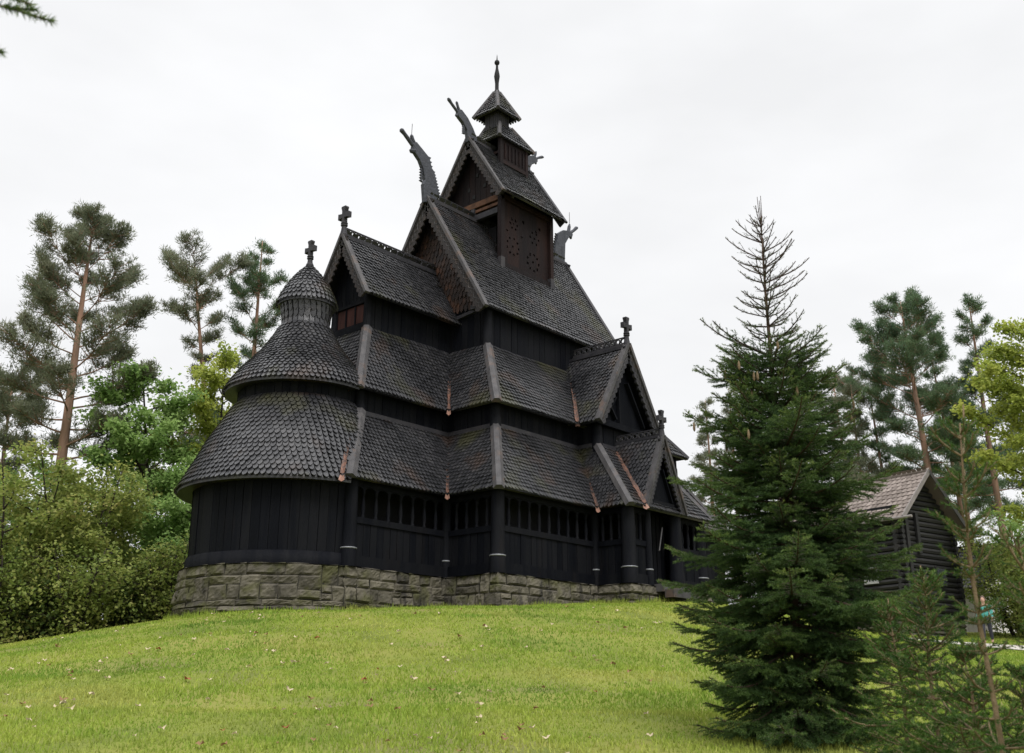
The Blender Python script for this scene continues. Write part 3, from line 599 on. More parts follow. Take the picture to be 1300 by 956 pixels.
# nave upper stage ---------------------------------------------------
nw = MB()
for a, b, n in (((XB3, -WN3), (XW3, -WN3), (0, -1)), ((XW3, -WN3), (XW3, WN3), (1, 0)), ((XW3, WN3), (XB3, WN3), (0, 1)), ((XB3, WN3), (XB3, -WN3), (-1, 0))): planks(nw, (*a, 0), (*b, 0), 8.2, 10.05, (*n, 0), .32)
nw.build('nave_wall', TAR, CH)
for y in (-WN3, WN3): post(XB3, y, 8.2, 10.0, .17, CH, False, 'nave_post')
NZ, NE_, NY, NX0, NX1 = 14.827, 9.656, 3.102, 5.686, 14.15; nk = (NZ - NE_) / NY
ng = MB(); bx = XB3 - .02
for s_ in (0, 1):
    if s_ == 0: shingled(ng, (bx, 2.62, 9.9), (bx, 0, 9.9), (bx, 0, 14.25), (bx, .02, 14.25), w=.2, ex=.27, style=1, slab=.03, lift=.045)
    else: shingled(ng, (bx, 0, 9.9), (bx, -2.62, 9.9), (bx, -.02, 14.25), (bx, 0, 14.25), w=.2, ex=.27, style=1, slab=.03, lift=.045)
ng.build('nave_gable', REDSH, CH)
wg = MB(); wg.extrude([(XW3, -2.7, 9.9), (XW3, 2.7, 9.9), (XW3, 0, 14.4)], (.08, 0, 0)); wg.build('nave_gable', TAR, CH)
mb = MB(); shingled(mb, (NX0, -NY, NE_), (NX1, -NY, NE_), (NX1, 0, NZ), (NX0, 0, NZ), w=.17, ex=.165); mb.build('nave_roof', SHING, CH)
mb = MB(); shingled(mb, (NX1, NY, NE_), (NX0, NY, NE_), (NX0, 0, NZ), (NX1, 0, NZ), w=.34, ex=.33); mb.build('nave_roof', SHING, CH)
for s_ in (-1, 1):
    barge((NX0 - .05, s_ * (NY + .03), NE_ - .04), (NX0 - .05, 0, NZ + .10), (-1, 0, 0), CH, d=.46, sc=.26, th=.08, rail=.11)
    barge((NX1 + .05, s_ * (NY + .03), NE_ - .04), (NX1 + .05, 0, NZ + .10), (1, 0, 0), CH, d=.4, carve=False, th=.08, rail=.11)
crest((NX0, 0, NZ + .04), (8.3, 0, NZ + .04), CH, .11); crest((11.5, 0, NZ + .04), (NX1, 0, NZ + .04), CH, .11)
rb = MB(); rb.beam((NX0, -.08, NZ - .04), (8.3, -.08, NZ - .04), .18, .12); rb.build('ridge_board', DGREYW, CH); rb = MB(); rb.beam((11.4, -.08, NZ - .04), (NX1, -.08, NZ - .04), .18, .12); rb.build('ridge_board', DGREYW, CH)
bk = MB(); bk.beam((NX0 + .1, -2.3, NE_ + .1), (NX0 + .1, -NY - .05, NE_ + .05), .12, .16); bk.beam((NX0 + .15, -WN3 - .2, NE_ + .02), (XB3, -.9, NE_ + .02), .1, .12); bk.build('gable_bracket', DGREYW, CH)
comb1 = [((5.62 + .05 * i, 16.60 - .17 * i), (.85, .5)) for i in range(0, 3)] + [((5.86 + .045 * i, 16.08 - .115 * i), (.9, .43)) for i in range(9)] + [((5.30 - .0 * i, 16.1 - .12 * i), (-.9, -.3)) for i in range(6)]
D1 = [(5.42, 14.6), (5.33, 15.34), (5.42, 15.56), (5.30, 15.97), (5.1, 16.3), (4.82, 16.52), (4.72, 16.58), (4.72, 16.72), (4.80, 16.95), (4.9, 17.0), (5.26, 16.8), (5.62, 16.6), (5.75, 16.21), (5.9, 16.1), (6.05, 15.66), (6.15, 15.1), (5.95, 14.75)]
dragon(D1, CH, [[(4.86, 16.75, .09), (4.5, 17.0, .085), (4.3, 17.13, .08), (4.14, 17.22, .10), (4.09, 17.25, .05)], [(4.95, 16.8, .09), (4.75, 17.05, .08), (4.68, 17.2, .075), (4.67, 17.26, .03)], [(4.85, 16.6, .12), (4.70, 16.55, .1), (4.62, 16.56, .05)]], comb1)
D3 = [(13.4, 14.75), (13.52, 15.5), (13.78, 16.25), (14.09, 16.48), (14.45, 16.58), (14.72, 16.6), (14.8, 16.5), (14.74, 16.36), (14.52, 16.29), (14.23, 15.86), (14.15, 14.75)]
dragon(D3, CH, [[(14.6, 16.5, .09), (14.95, 16.78, .075), (15.15, 16.98, .09), (15.25, 17.03, .05)], [(14.55, 16.5, .09), (14.62, 16.85, .08), (14.66, 17.0, .04)], [(14.7, 16.42, .09), (14.74, 16.28, .05)]], [((13.48 + .035 * i, 15.2 + .13 * i), (-.92, .38)) for i in range(8)])
rod = MB(); rod.tube([(4.68, 0, 17.2), (4.7, 0, 17.75)], .012, 5); rod.build('lightning_rod', GREYW, CH)
rod = MB(); rod.tube([(14.66, 0, 16.95), (14.66, 0, 17.6)], .012, 5); rod.build('lightning_rod', GREYW, CH)

# belfry ------------------------------------------------------------
BX0, BX1, BY = 8.36, 11.45, 1.42; BZ0, BZ1 = 12.3, 15.72
def pierced(x0, x1, z0, z1, y, holes, name, parent, cell=.045):
    nx, nz = int((x1 - x0) / cell), int((z1 - z0) / cell); mb = MB(); vs = []; fs = []; rn = []
    colr = [random.random() for _ in range(40)]
    for j in range(nz + 1):
        for i in range(nx + 1): vs.append((x0 + (x1 - x0) * i / nx, y + .012 * math.sin(i * 1.1) * (1 if i % 6 == 0 else 0), z0 + (z1 - z0) * j / nz))
    for j in range(nz):
        for i in range(nx):
            x, z = x0 + (x1 - x0) * (i + .5) / nx, z0 + (z1 - z0) * (j + .5) / nz
            if any((x - hx) ** 2 + (z - hz) ** 2 < hr * hr for hx, hz, hr in holes): continue
            fs.append((j * (nx + 1) + i, j * (nx + 1) + i + 1, (j + 1) * (nx + 1) + i + 1, (j + 1) * (nx + 1) + i)); rn.append(colr[i // 8])
    mb.v, mb.f, mb.r = vs, fs, rn
    o = mb.build(name, REDW, parent); md = o.modifiers.new('thick', 'SOLIDIFY'); md.thickness = .05
    return o
holes = []
for cx_, cz_, R, k in ((9.15, 13.6, .36, 9), (10.4, 13.3, .36, 9), (9.2, 14.6, .22, 6), (10.5, 14.4, .26, 6)):
    holes += [(cx_ + R * math.cos(2 * math.pi * i / k), cz_ + R * math.sin(2 * math.pi * i / k), .055) for i in range(k)] + [(cx_, cz_, .05)]
holes += [(9.8, 14.9, .07), (10.6, 14.75, .06), (10.85, 14.95, .07), (9.7, 14.2, .05), (8.8, 14.2, .05)]
BF = pierced(BX0 + .1, BX1 - .1, 12.5, 15.5, -BY + .06, holes, 'belfry_panel', CH); pierced(BX0 + .1, BX1 - .1, 12.5, 15.5, BY - .06, holes, 'belfry_panel', CH)
bs = MB(); bs.beam((BX0, -BY - .01, 12.55), (BX1, -BY - .01, 12.55), .12, .26); bs.build('belfry_rail', REDW, CH); bs = MB(); bs.beam((BX0, -BY, 15.55), (BX1, -BY, 15.55), .14, .2); bs.build('belfry_rail', REDW, CH)
bb = MB(); bb.box((BX0 + .5, -.7, 13.2), (BX1 - .3, .7, 14.6)); bb.build('bell_frame', BLACK, CH)
rw_ = MB(); planks(rw_, (BX1, -BY, 0), (BX1, BY, 0), 12.4, 15.6, (1, 0, 0), .25); rw_.build('belfry_rear_wall', REDW, CH)
for x in (BX0, BX1):
    for y in (-BY, BY):
        p = MB(); p.obox((x, y, (11.95 + BZ1) / 2), (.10, 0, 0), (0, .10, 0), (0, 0, (BZ1 - 11.95) / 2)); o = p.build('belfry_post', REDW, CH)
        if y < 0:
            q = MB(); q.obox((x - .02, y - .04, 12.35), (.115, 0, 0), (0, .09, 0), (0, 0, .5)); q.build('post_foot', DGREYW, o)
fb = MB(); fb.beam((BX0 - .04, -BY + .1, 14.93), (BX0 - .04, BY - .1, 14.93), .16, .24); fb.beam((BX0 - .06, 0.02, 14.8), (BX0 - .06, .02, 15.35), .16, .18, up=(0, 1, 0)); fb.build('belfry_beam', DGREYW, CH)
ob = MB(); ob.beam((BX0 - .02, -BY - .1, 15.52), (BX0 - .02, BY + .1, 15.52), .14, .24); ob.beam((BX0 - .02, -BY, 15.24), (BX0 - .02, .6, 15.24), .1, .12); ob.build('belfry_beam', ORW, CH)
LZ, LE, LY, LX0, LX1 = 18.475, 15.51, 1.926, 7.953, 11.76; lk = (LZ - LE) / LY
bg = MB(); n_ = 10
for i in range(n_):
    y0, y1 = -1.6 + 3.2 * i / n_, -1.6 + 3.2 * (i + 1) / n_; zt = lambda y: max(15.66, LZ - .2 - lk * abs(y)); xx = BX0 + random.uniform(-.012, .012)
    bg.extrude([(xx, y0 + .008, 15.6), (xx, y1 - .008, 15.6), (xx, y1 - .008, zt(y1)), (xx, y0 + .008, zt(y0))], (.05, 0, 0), random.random())
GB = bg.build('belfry_gable', REDW, CH)
for y, z in ((-.12, 16.9), (.32, 16.35), (-.55, 16.3), (.05, 15.95)):
    h = MB(); h.box((BX0 - .05, y - .07, z - .08), (BX0 + .03, y + .07, z + .08), .1); h.build('peep_hole', BLACK, GB)
wg = MB(); wg.extrude([(BX1, -1.6, 15.6), (BX1, 1.6, 15.6), (BX1, 0, 18.2)], (.06, 0, 0)); wg.build('belfry_gable', TAR, CH)
mb = MB(); shingled(mb, (LX0, -LY, LE), (LX1, -LY, LE), (LX1, 0, LZ), (LX0, 0, LZ), w=.16, ex=.16); mb.build('belfry_roof', SHING, CH)
mb = MB(); shingled(mb, (LX1, LY, LE), (LX0, LY, LE), (LX0, 0, LZ), (LX1, 0, LZ), w=.32, ex=.32); mb.build('belfry_roof', SHING, CH)
for s_ in (-1, 1):
    barge((LX0 - .05, s_ * (LY + .02), LE - .04), (LX0 - .05, 0, LZ + .09), (-1, 0, 0), CH, d=.40, sc=.24)
    barge((LX1 + .05, s_ * (LY + .02), LE - .04), (LX1 + .05, 0, LZ + .09), (1, 0, 0), CH, d=.32, carve=False)
bk = MB(); bk.beam((LX0 + .05, -1.2, LE + .16), (LX0 + .05, -LY, LE + .02), .12, .14); bk.beam((LX0 + .1, -LY + .1, LE + .08), (BX0, -BY, LE + .1), .12, .12); bk.build('gable_bracket', DGREYW, CH)
crest((LX0, 0, LZ + .02), (9.25, 0, LZ + .02), CH, .09)
D2 = [(7.80, 18.3), (7.72, 18.8), (7.49, 19.06), (7.24, 19.2), (7.16, 19.3), (7.18, 19.45), (7.28, 19.58), (7.4, 19.6), (7.77, 19.38), (8.1, 19.02), (8.33, 18.66), (8.3, 18.3)]
dragon(D2, CH, [[(7.25, 19.42, .07), (7.05, 19.54, .065), (6.83, 19.68, .065), (6.68, 19.79, .08), (6.62, 19.83, .04)], [(7.35, 19.48, .07), (7.22, 19.7, .06), (7.15, 19.86, .06), (7.13, 19.91, .03)], [(7.3, 19.3, .09), (7.14, 19.25, .07), (7.08, 19.24, .03)]],
       [((7.62 + .1 * i, 19.38 - .11 * i), (.75, .66)) for i in range(6)] + [((7.62 - .0 * i, 18.95 - .1 * i), (-.8, -.5)) for i in range(4)])
D4 = [(11.35, 18.3), (11.42, 19.0), (11.6, 19.22), (12.03, 19.42), (12.3, 19.4), (12.32, 19.22), (12.13, 19.06), (11.97, 19.0), (11.8, 18.7), (11.8, 18.3)]
dragon(D4, CH, [[(12.2, 19.3, .07), (12.45, 19.5, .06), (12.7, 19.64, .075), (12.82, 19.68, .04)], [(12.15, 19.35, .07), (12.24, 19.6, .07), (12.3, 19.75, .04)], [(12.25, 19.2, .07), (12.28, 19.1, .04)]], [((11.45 + .05 * i, 18.85 + .1 * i), (-.85, .5)) for i in range(4)])
# lantern
QX0, QX1, QY = 9.3, 10.95, .52
ln = MB()
for s_ in (-1, 1):
    ln.box((QX0, s_ * QY - .03, 17.9), (QX1, s_ * QY + .03, 18.95)); ln.beam((QX0, s_ * (QY + .03), 17.85), (QX1, s_ * (QY + .03), 17.85), .08, .16)
ln.box((QX1 - .05, -QY, 17.5), (QX1, QY, 18.95)); ln.box((QX0 + .1, -QY, 17.6), (QX0 + .14, QY, 18.2), .0); ln.beam((QX0, -QY, 18.3), (QX0, QY, 18.3), .1, .12)
for k in range(6): ln.beam((QX0 + .25 + k * .23, -QY - .05, 18.05), (QX0 + .25 + k * .23, -QY - .05, 18.75), .04, .07, up=(0, 1, 0))
ln.build('lantern_wall', REDW, CH)
for x in (QX0, QX1):
    for y in (-QY, QY):
        p = MB(); p.obox((x, y, 18.1), (.075, 0, 0), (0, .075, 0), (0, 0, .95)); p.build('lantern_post', REDW, CH)
def pyramid(x0, x1, y, z, X0, X1, Y, Z, name, w=.15, ex=.15):
    mb = MB()
    shingled(mb, (x0, -y, z), (x1, -y, z), (X1, -Y, Z), (X0, -Y, Z), w=w, ex=ex); shingled(mb, (x0, y, z), (x0, -y, z), (X0, -Y, Z), (X0, Y, Z), w=w, ex=ex)
    shingled(mb, (x1, -y, z), (x1, y, z), (X1, Y, Z), (X1, -Y, Z), w=w, ex=ex); shingled(mb, (x1, y, z), (x0, y, z), (X0, Y, Z), (X1, Y, Z), w=w, ex=ex)
    o = mb.build(name, SHING, CH)
    for sx, sy, a, b in ((x0, -y, X0, -Y), (x1, -y, X1, -Y), (x0, y, X0, Y), (x1, y, X1, Y)):
        hip_cap('hip_cap', (sx, sy, z), (a, b, Z), (1 if sx == x1 else -1, 0, .7), (0, 1 if sy > 0 else -1, .7), o, w=.2)
    return o
pyramid(9.08, 11.24, .66, 18.95, 9.42, 10.1, .36, 19.75, 'lantern_skirt_roof')
nk_ = MB(); 
for k in range(4):
    t = [(-.36, -.36), (.36, -.36), (.36, .36), (-.36, .36)]; a, b = t[k], t[(k + 1) % 4]
    planks(nk_, (9.66 + a[0], a[1], 0), (9.66 + b[0], b[1], 0), 19.55, 20.35, ((0, -1), (1, 0), (0, 1), (-1, 0))[k] + (0,), .12, .03)
nk_.build('lantern_neck', DGREYW, CH)
pyramid(9.64 - .66, 9.64 + .66, .66, 20.22, 9.60, 9.68, .04, 21.5, 'spire_cap', .14, .15)
fn = MB(); fn.lathe((9.638, 0, 0), [(.12, 21.4), (.13, 21.52), (.085, 21.6), (.085, 22.0), (.11, 22.2), (.13, 22.35), (.11, 22.5), (.06, 22.75), (.05, 22.95), (.10, 22.99), (.12, 23.06), (.10, 23.14), (.03, 23.2), (.015, 23.4), (0, 23.5)], 12); fn.build('finial', BLACK, CH, True)


# ================================================================== ground
def terrain():
    nx, ny = 260, 260
    S = np.concatenate([np.linspace(-40, 0, 30), np.linspace(.3, 60, 190), np.linspace(64, 900, 50)]); R_ = np.concatenate([-np.geomspace(700, 26, 35), np.linspace(-25, 25, 160), np.geomspace(26, 700, 35)])
    s, r = np.meshgrid(S, R_, indexing='ij'); x = CAM.x + HD.x * s + RT.x * r; y = CAM.y + HD.y * s + RT.y * r; z = gz(x, y)
    z = np.where(s > 60, z - np.clip(s - 60, 0, 60) * .03, z)
    n, m = s.shape; v = np.stack([x, y, z], -1).reshape(-1, 3)
    i = np.arange(n - 1)[:, None] * m + np.arange(m - 1)[None]; f = np.stack([i, i + 1, i + m + 1, i + m], -1).reshape(-1, 4)[:, ::-1]
    me = bpy.data.meshes.new('ground'); me.from_pydata(v.tolist(), [], f.tolist()); me.materials.append(ground_mat())
    a = me.attributes.new('rnd', 'FLOAT', 'FACE'); a.data.foreach_set('value', RNG.random(len(f)).astype(np.float32))
    me.polygons.foreach_set('use_smooth', np.ones(len(f), bool)); me.update()
    o = link('ground', me); tag(o, 'grassy mound rising to the stone base of the church', 'ground', kind='structure'); return o
terrain()
def vnoise(x, y):
    return (np.sin(x * 1.3 + 2 * np.sin(y * .7)) + np.sin(y * 1.7 + 1.5 * np.sin(x * .9)) + .7 * np.sin(x * 3.1 + y * 2.3) + .6 * np.sin(x * 5.7 - y * 4.9)) / 3.3
def grass():
    n = 430000
    s = 6.3 + (50 - 6.3) * RNG.random(n) ** 1.35; r = (RNG.random(n) - .5) * 2 * (.56 * s + 1.2)
    x = CAM.x + HD.x * s + RT.x * r; y = CAM.y + HD.y * s + RT.y * r
    inside = ((x > -.3) & (x < 18) & (np.abs(y) < 3.2)) | ((x > 3.8) & (x < 18) & (np.abs(y) < 5.4)) | ((x > 8.7) & (x < 13.6) & (y > -6.8) & (y < 0)) | (np.hypot(x - .24, y) < 3.25)
    pathm = path_mask(s, r)
    wood = (r < -6) & (s > 34 - .25 * (-r - 8))
    dens = RNG.random(n) < np.clip(.75 + .45 * vnoise(x * 1.2, y * 1.2), .25, 1)
    k = ~inside & ~pathm & ~wood & dens; x, y, s, r = x[k], y[k], s[k], r[k]; n = len(x); z = gz(x, y)
    patch = vnoise(x * .8, y * .8)
    h = (.030 + .036 * RNG.random(n)) * (1 + .45 * patch); w = .0035 + .0006 * s
    a = RNG.random(n) * 2 * np.pi; lean = RNG.random(n) * .9 * h; b = RNG.random(n) * 2 * np.pi
    v = np.empty((n, 3, 3)); dx, dy = np.cos(a) * w, np.sin(a) * w
    v[:, 0] = np.stack([x - dx, y - dy, z - .005], -1); v[:, 1] = np.stack([x + dx, y + dy, z - .005], -1); v[:, 2] = np.stack([x + np.cos(b) * lean, y + np.sin(b) * lean, z + h], -1)
    col = np.clip(.40 + .32 * vnoise(x * .5 + 3, y * .5) + .2 * (RNG.random(n) - .5) + .2 * vnoise(x * 2.6 + 1, y * 2.6) + np.where(RNG.random(n) < .06, .4, 0), 0, 1)
    # longer uncut grass against the stones
    P_ = np.array(STONE_PLAN); seg = np.hypot(*(P_[1:] - P_[:-1]).T); D_ = np.concatenate([[0], np.cumsum(seg)]); m = 9000; u = RNG.random(m) * D_[-1]; tx = np.interp(u, D_, P_[:, 0]); ty = np.interp(u, D_, P_[:, 1])
    k = np.clip(np.searchsorted(D_, u) - 1, 0, len(seg) - 1); dv = (P_[1:] - P_[:-1])[k] / seg[k][:, None]; off = .10 + .22 * RNG.random(m) ** 2; tx, ty = tx + dv[:, 1] * off, ty - dv[:, 0] * off; tz = gz(tx, ty); hh = (.06 + .14 * RNG.random(m) ** 2) * (1 + .6 * vnoise(u * 2, u * .7)); aa = RNG.random(m) * 2 * np.pi
    v2 = np.empty((m, 3, 3)); v2[:, 0] = np.stack([tx - .011 * np.cos(aa), ty - .011 * np.sin(aa), tz - .01], -1); v2[:, 1] = np.stack([tx + .011 * np.cos(aa), ty + .011 * np.sin(aa), tz - .01], -1); v2[:, 2] = np.stack([tx + .06 * np.sin(aa * 3), ty + .06 * np.cos(aa * 5), tz + hh], -1)
    v = np.concatenate([v, v2]); col = np.concatenate([col, .15 + .4 * RNG.random(m)])
    o = npmesh('lawn_grass', v.reshape(-1, 3), 3, GRASS, col); tag(o, 'short yellow green mown grass covering the mound', 'grass', kind='stuff')
PATH = [(37, 30), (38.2, 22), (39.5, 16.6), (41, 12.5), (44, 9)]
def path_mask(s, r):
    sc_ = np.interp(r, [9, 12.5, 16.6, 22, 30], [44.5, 42, 40.6, 39.4, 38.5]); return (r > 9) & (np.abs(s - sc_) < 2.1)
grass()
def path():
    rr = np.linspace(9, 40, 60); sc_ = np.interp(rr, [9, 12.5, 16.6, 22, 30, 40], [44.5, 42, 40.6, 39.4, 38.5, 38]); vs = []; fs = []
    for i, (r, s) in enumerate(zip(rr, sc_)):
        for k in range(9):
            x, y = sr(s - 2.1 + 4.2 * k / 8 + .1 * math.sin(r * 1.3 + k), r); vs.append((x, y, float(gz(x, y)) + .035))
    for i in range(len(rr) - 1):
        for k in range(8): fs.append((i * 9 + k, (i + 1) * 9 + k, (i + 1) * 9 + k + 1, i * 9 + k + 1))
    mb = MB(); mb.raw(vs, fs); o = mb.build('path', PATHM, None, True); tag(o, 'pale gravel path beside the log house', 'path', kind='structure')
path()
# fallen leaves on the lawn
def leaf_proto(k, i):
    mb = MB(); n = 9; P = []
    for j in range(n):
        t = 2 * math.pi * j / n; rr = .05 * (1 + .35 * math.cos(5 * t / 2 * 2 + i)) ; P.append((rr * math.cos(t), rr * .8 * math.sin(t), .018 + .018 * math.sin(2 * t + i) + .012 * math.cos(t * 3)))
    for j in range(n): mb.raw([(0, 0, .012), P[j], P[(j + 1) % n]], [(0, 1, 2)])
    return mb.build('fallen_leaf', DRY[k])
LBL = ['small pale dry leaf fallen on the lawn', 'small brown dry leaf fallen on the lawn', 'small reddish dry leaf fallen on the lawn']
GRP = ['pale fallen leaves on the lawn', 'brown fallen leaves on the lawn', 'reddish fallen leaves on the lawn']
protos = [[leaf_proto(k, i) for i in range(2)] for k in range(3)]; used = set()
rl = random.Random(5)
for i in range(300):
    k = rl.choices([0, 1, 2], [.62, .32, .06])[0]; j = rl.randrange(2)
    s = rl.uniform(9.5, 28.5); r = rl.uniform(-.46, .14) * s
    x, y = sr(s, r)
    if vnoise(np.array(x * .9), np.array(y * .9)) < rl.uniform(-.7, .35): continue
    if math.hypot(x - .24, y) < 3.5 or (x > -.5 and y > -3.6) or (x > 3.4 and y > -5.8) or (x > 8.4 and y > -7.2): continue
    o = protos[k][j]
    if (k, j) in used: o = o.copy(); COL.objects.link(o)
    used.add((k, j)); sc_ = rl.uniform(.5, 1.25) * (1 if s > 14 else .8); o.scale = (sc_,) * 3; o.rotation_euler = (rl.uniform(-.25, .25), rl.uniform(-.25, .25), rl.uniform(0, 6.28)); o.location = (x, y, float(gz(x, y)) + .045)
    tag(o, LBL[k], 'leaf', GRP[k])

# ================================================================== foliage helpers
def unit(n):
    v = RNG.normal(size=(n, 3)); return v / np.linalg.norm(v, axis=1, keepdims=True)
def blades(P, D, Ln, W):
    """triangular blades: base points P, unit dirs D"""
    n = len(P); q = np.cross(D, unit(n)); q /= np.linalg.norm(q, axis=1, keepdims=True) + 1e-9
    v = np.empty((n, 3, 3)); W = np.broadcast_to(np.asarray(W, float), (n,))[:, None] / 2; Ln = np.broadcast_to(np.asarray(Ln, float), (n,))[:, None]
    v[:, 0] = P - q * W; v[:, 1] = P + q * W; v[:, 2] = P + D * Ln
    return v.reshape(-1, 3)
def leafquads(P, D, Nn, Ln, W):
    n = len(P); q = np.cross(D, Nn); q /= np.linalg.norm(q, axis=1, keepdims=True) + 1e-9
    Ln = np.broadcast_to(np.asarray(Ln, float), (n,))[:, None]; W = np.broadcast_to(np.asarray(W, float), (n,))[:, None] / 2
    v = np.empty((n, 4, 3)); v[:, 0] = P; v[:, 1] = P + D * Ln * .45 + q * W; v[:, 2] = P + D * Ln; v[:, 3] = P + D * Ln * .45 - q * W
    return v.reshape(-1, 3)
def curve(p0, d, L, n, rise, wob, rng):
    pts = [V(p0)]; d = V(d).normalized()
    for i in range(n):
        d = (d + V((rng.uniform(-wob, wob), rng.uniform(-wob, wob), rise + rng.uniform(-wob, wob) * .6))).normalized(); pts.append(pts[-1] + d * (L / n))
    return pts

def pine(seed, H, crown0, R, lean=(0, 0), r0=.22, dens=1., prof='round', needles=NEEDP, nclump=1., dead=3, thin=1.):
    """Scots pine at the origin: returns root with trunk and crown"""
    rg = random.Random(seed); root = empty('pine_tree'); t = MB(); N = 14; tp = []; tr_ = []
    ph = rg.uniform(0, 6)
    for i in range(N + 1):
        u = i / N; tp.append(V((lean[0] * u * H + .25 * math.sin(u * 4 + ph) * u, lean[1] * u * H + .25 * math.cos(u * 3 + ph) * u, u * H * .98 - .3))); tr_.append(r0 * (1 - u) ** .8 + .02)
    t.tube(tp, tr_, 9, .5)
    def trunk(u):
        k = min(int(u * N), N - 1); return tp[k].lerp(tp[k + 1], u * N - k), tr_[k]
    C = []; nl = int(27 * dens * (1 - crown0) / .5)
    for i in range(nl + dead):
        if i < nl: u = crown0 + (0.98 - crown0) * ((i + rg.random()) / nl)
        else: u = crown0 * rg.uniform(.55, .95)
        c = (u - crown0) / (1 - crown0); az = i * 2.4 + rg.uniform(-.5, .5)
        if prof == 'round': L = R * (math.sin(math.pi * min(1, .18 + .80 * max(c, 0))) ** .7)
        elif prof == 'tall': L = R * (1 - max(c, 0)) ** .55 * (.75 + .25 * math.sin(c * 9 + seed))
        else: L = R * (.5 + .5 * math.sin(c * 7 + seed)) * (1.1 - .6 * c)
        L = max(L, .5) * rg.uniform(.65, 1.15)
        p, r = trunk(u); el = -.02 + .85 * max(c, 0) + rg.uniform(-.2, .2)
        pts = curve(p, (math.cos(az), math.sin(az), el), L, 7, .05, .16, rg); t.tube(pts, [max(.012, r * .25 * (1 - k / 8)) for k in range(8)], 5, .35, False)
        nsub = max(5, int(L * 8.5 * thin))
        if i >= nl: nsub = 1 if rg.random() < .5 else 0
        C.append(pts[-1])
        for k in range(nsub):
            f = rg.uniform(.3, .97); kk = min(int(f * 7), 6); q = pts[kk].lerp(pts[kk + 1], f * 7 - kk); a2 = az + rg.choice((-1, 1)) * rg.uniform(.5, 1.3)
            l2 = (.35 + .30 * L * (1.15 - f)) * rg.uniform(.6, 1.2); sp_ = curve(q, (math.cos(a2), math.sin(a2), rg.uniform(-.1, .8)), l2, 3, .12, .2, rg); t.tube(sp_, [.022, .016, .012, .008], 4, .3, False)
            C += [sp_[-1], sp_[2]] + ([sp_[1]] if rg.random() < .5 else [])
    trk = t.build('trunk', BARKP, root, True)
    # bark colour follows the height: grey brown below, orange above
    me = trk.data; zc = np.array([p.center.z for p in me.polygons]); me.attributes['rnd'].data.foreach_set('value', np.clip(.1 + zc / H * 1.1 + .1 * np.sin(zc * 5), 0, 1).astype(np.float32))
    C = np.array([tuple(c) for c in C]); m = int(32 * nclump); n = len(C) * m
    cc = np.repeat(C, m, 0); e = unit(n) * (RNG.random((n, 1)) ** .6) * np.array([.22, .22, .19]) * np.repeat(.6 + .75 * RNG.random((len(C), 1)), m, 0)
    D = e / np.array([.22, .22, .19]) * .8 + unit(n) * .5 + np.array([0, 0, .45]); D /= np.linalg.norm(D, axis=1, keepdims=True)
    rn = np.clip(np.repeat(RNG.random(len(C)) * .6, m) + RNG.random(n) * .4, 0, 1)
    npmesh('crown', blades(cc + e, D, (.13 + .10 * RNG.random(n)), .034), 3, needles, rn, root)
    return root
def broadleaf(seed, H, R, c0=.12, nstem=1, leaf=.13, nleaf=15000, mat_=LEAFG, name='maple_tree', shape=1., droop=.0, bark=BARKD, r0=.12):
    rg = random.Random(seed); root = empty(name); t = MB(); tips = []
    for sidx in range(nstem):
        a = 2 * math.pi * sidx / nstem + rg.uniform(0, 1); sp_ = .28 if nstem > 1 else .04
        st = curve((.12 * math.cos(a) * (nstem > 1), .12 * math.sin(a) * (nstem > 1), -.3), (math.cos(a) * sp_, math.sin(a) * sp_, 1), H * (.93 if nstem == 1 else rg.uniform(.7, .95)), 10, .05, .07, rg)
        t.tube(st, [r0 * (1 - k / 10.8) / math.sqrt(nstem) + .012 for k in range(11)], 7, .4)
        nl = int((38 if nstem == 1 else 15))
        for i in range(nl):
            u = c0 + (.97 - c0) * (i + rg.random()) / nl; k = min(int(u * 10), 9); p = st[k].lerp(st[k + 1], u * 10 - k); c = (u - c0) / (1 - c0)
            L = R * (math.sin(math.pi * (.22 + .72 * c)) ** shape) * rg.uniform(.6, 1.12) * (.75 if nstem > 1 else 1); az = i * 2.4 + rg.uniform(-.6, .6) + sidx
            br = curve(p, (math.cos(az), math.sin(az), rg.uniform(.15, .7)), L, 6, .03 - droop, .2, rg); t.tube(br, [max(.008, .04 * (1 - k_ / 6.5) * L / 2) for k_ in range(7)], 4, .3, False)
            for q in range(max(4, int(L * 5.5))):
                f = rg.uniform(.25, 1); kk = min(int(f * 6), 5); b = br[kk].lerp(br[kk + 1], f * 6 - kk); a2 = az + rg.choice((-1, 1)) * rg.uniform(.3, 1.4)
                tw = curve(b, (math.cos(a2), math.sin(a2), rg.uniform(-.1, .5)), rg.uniform(.3, .75) * (1 - .3 * f), 3, -.02, .2, rg); t.tube(tw, [.010, .008, .006, .004], 3, .3, False); tips.append([tuple(v_) for v_ in tw])
    t.build('trunk', bark, root, True)
    T = np.array(tips); m = max(3, nleaf // len(T)); n = len(T) * m; ti = np.repeat(np.arange(len(T)), m); f = RNG.random(n) * 3; k = np.minimum(f.astype(int), 2); fr_ = (f - k)[:, None]
    P = T[ti, k] * (1 - fr_) + T[ti, k + 1] * fr_ + RNG.normal(size=(n, 3)) * np.array([.21, .21, .15])
    D = unit(n) * .9 + np.array([0, 0, -.15]); D /= np.linalg.norm(D, axis=1, keepdims=True); Nn = unit(n) * .65 + np.array([0, 0, 1.]); Ln = leaf * (.65 + .7 * RNG.random(n))
    rn = np.clip(np.repeat(RNG.random(len(T)) * .55, m) + RNG.random(n) * .45, 0, 1)
    npmesh('crown', leafquads(P, D, Nn, Ln, Ln * .85), 4, mat_, rn, root)
    return root
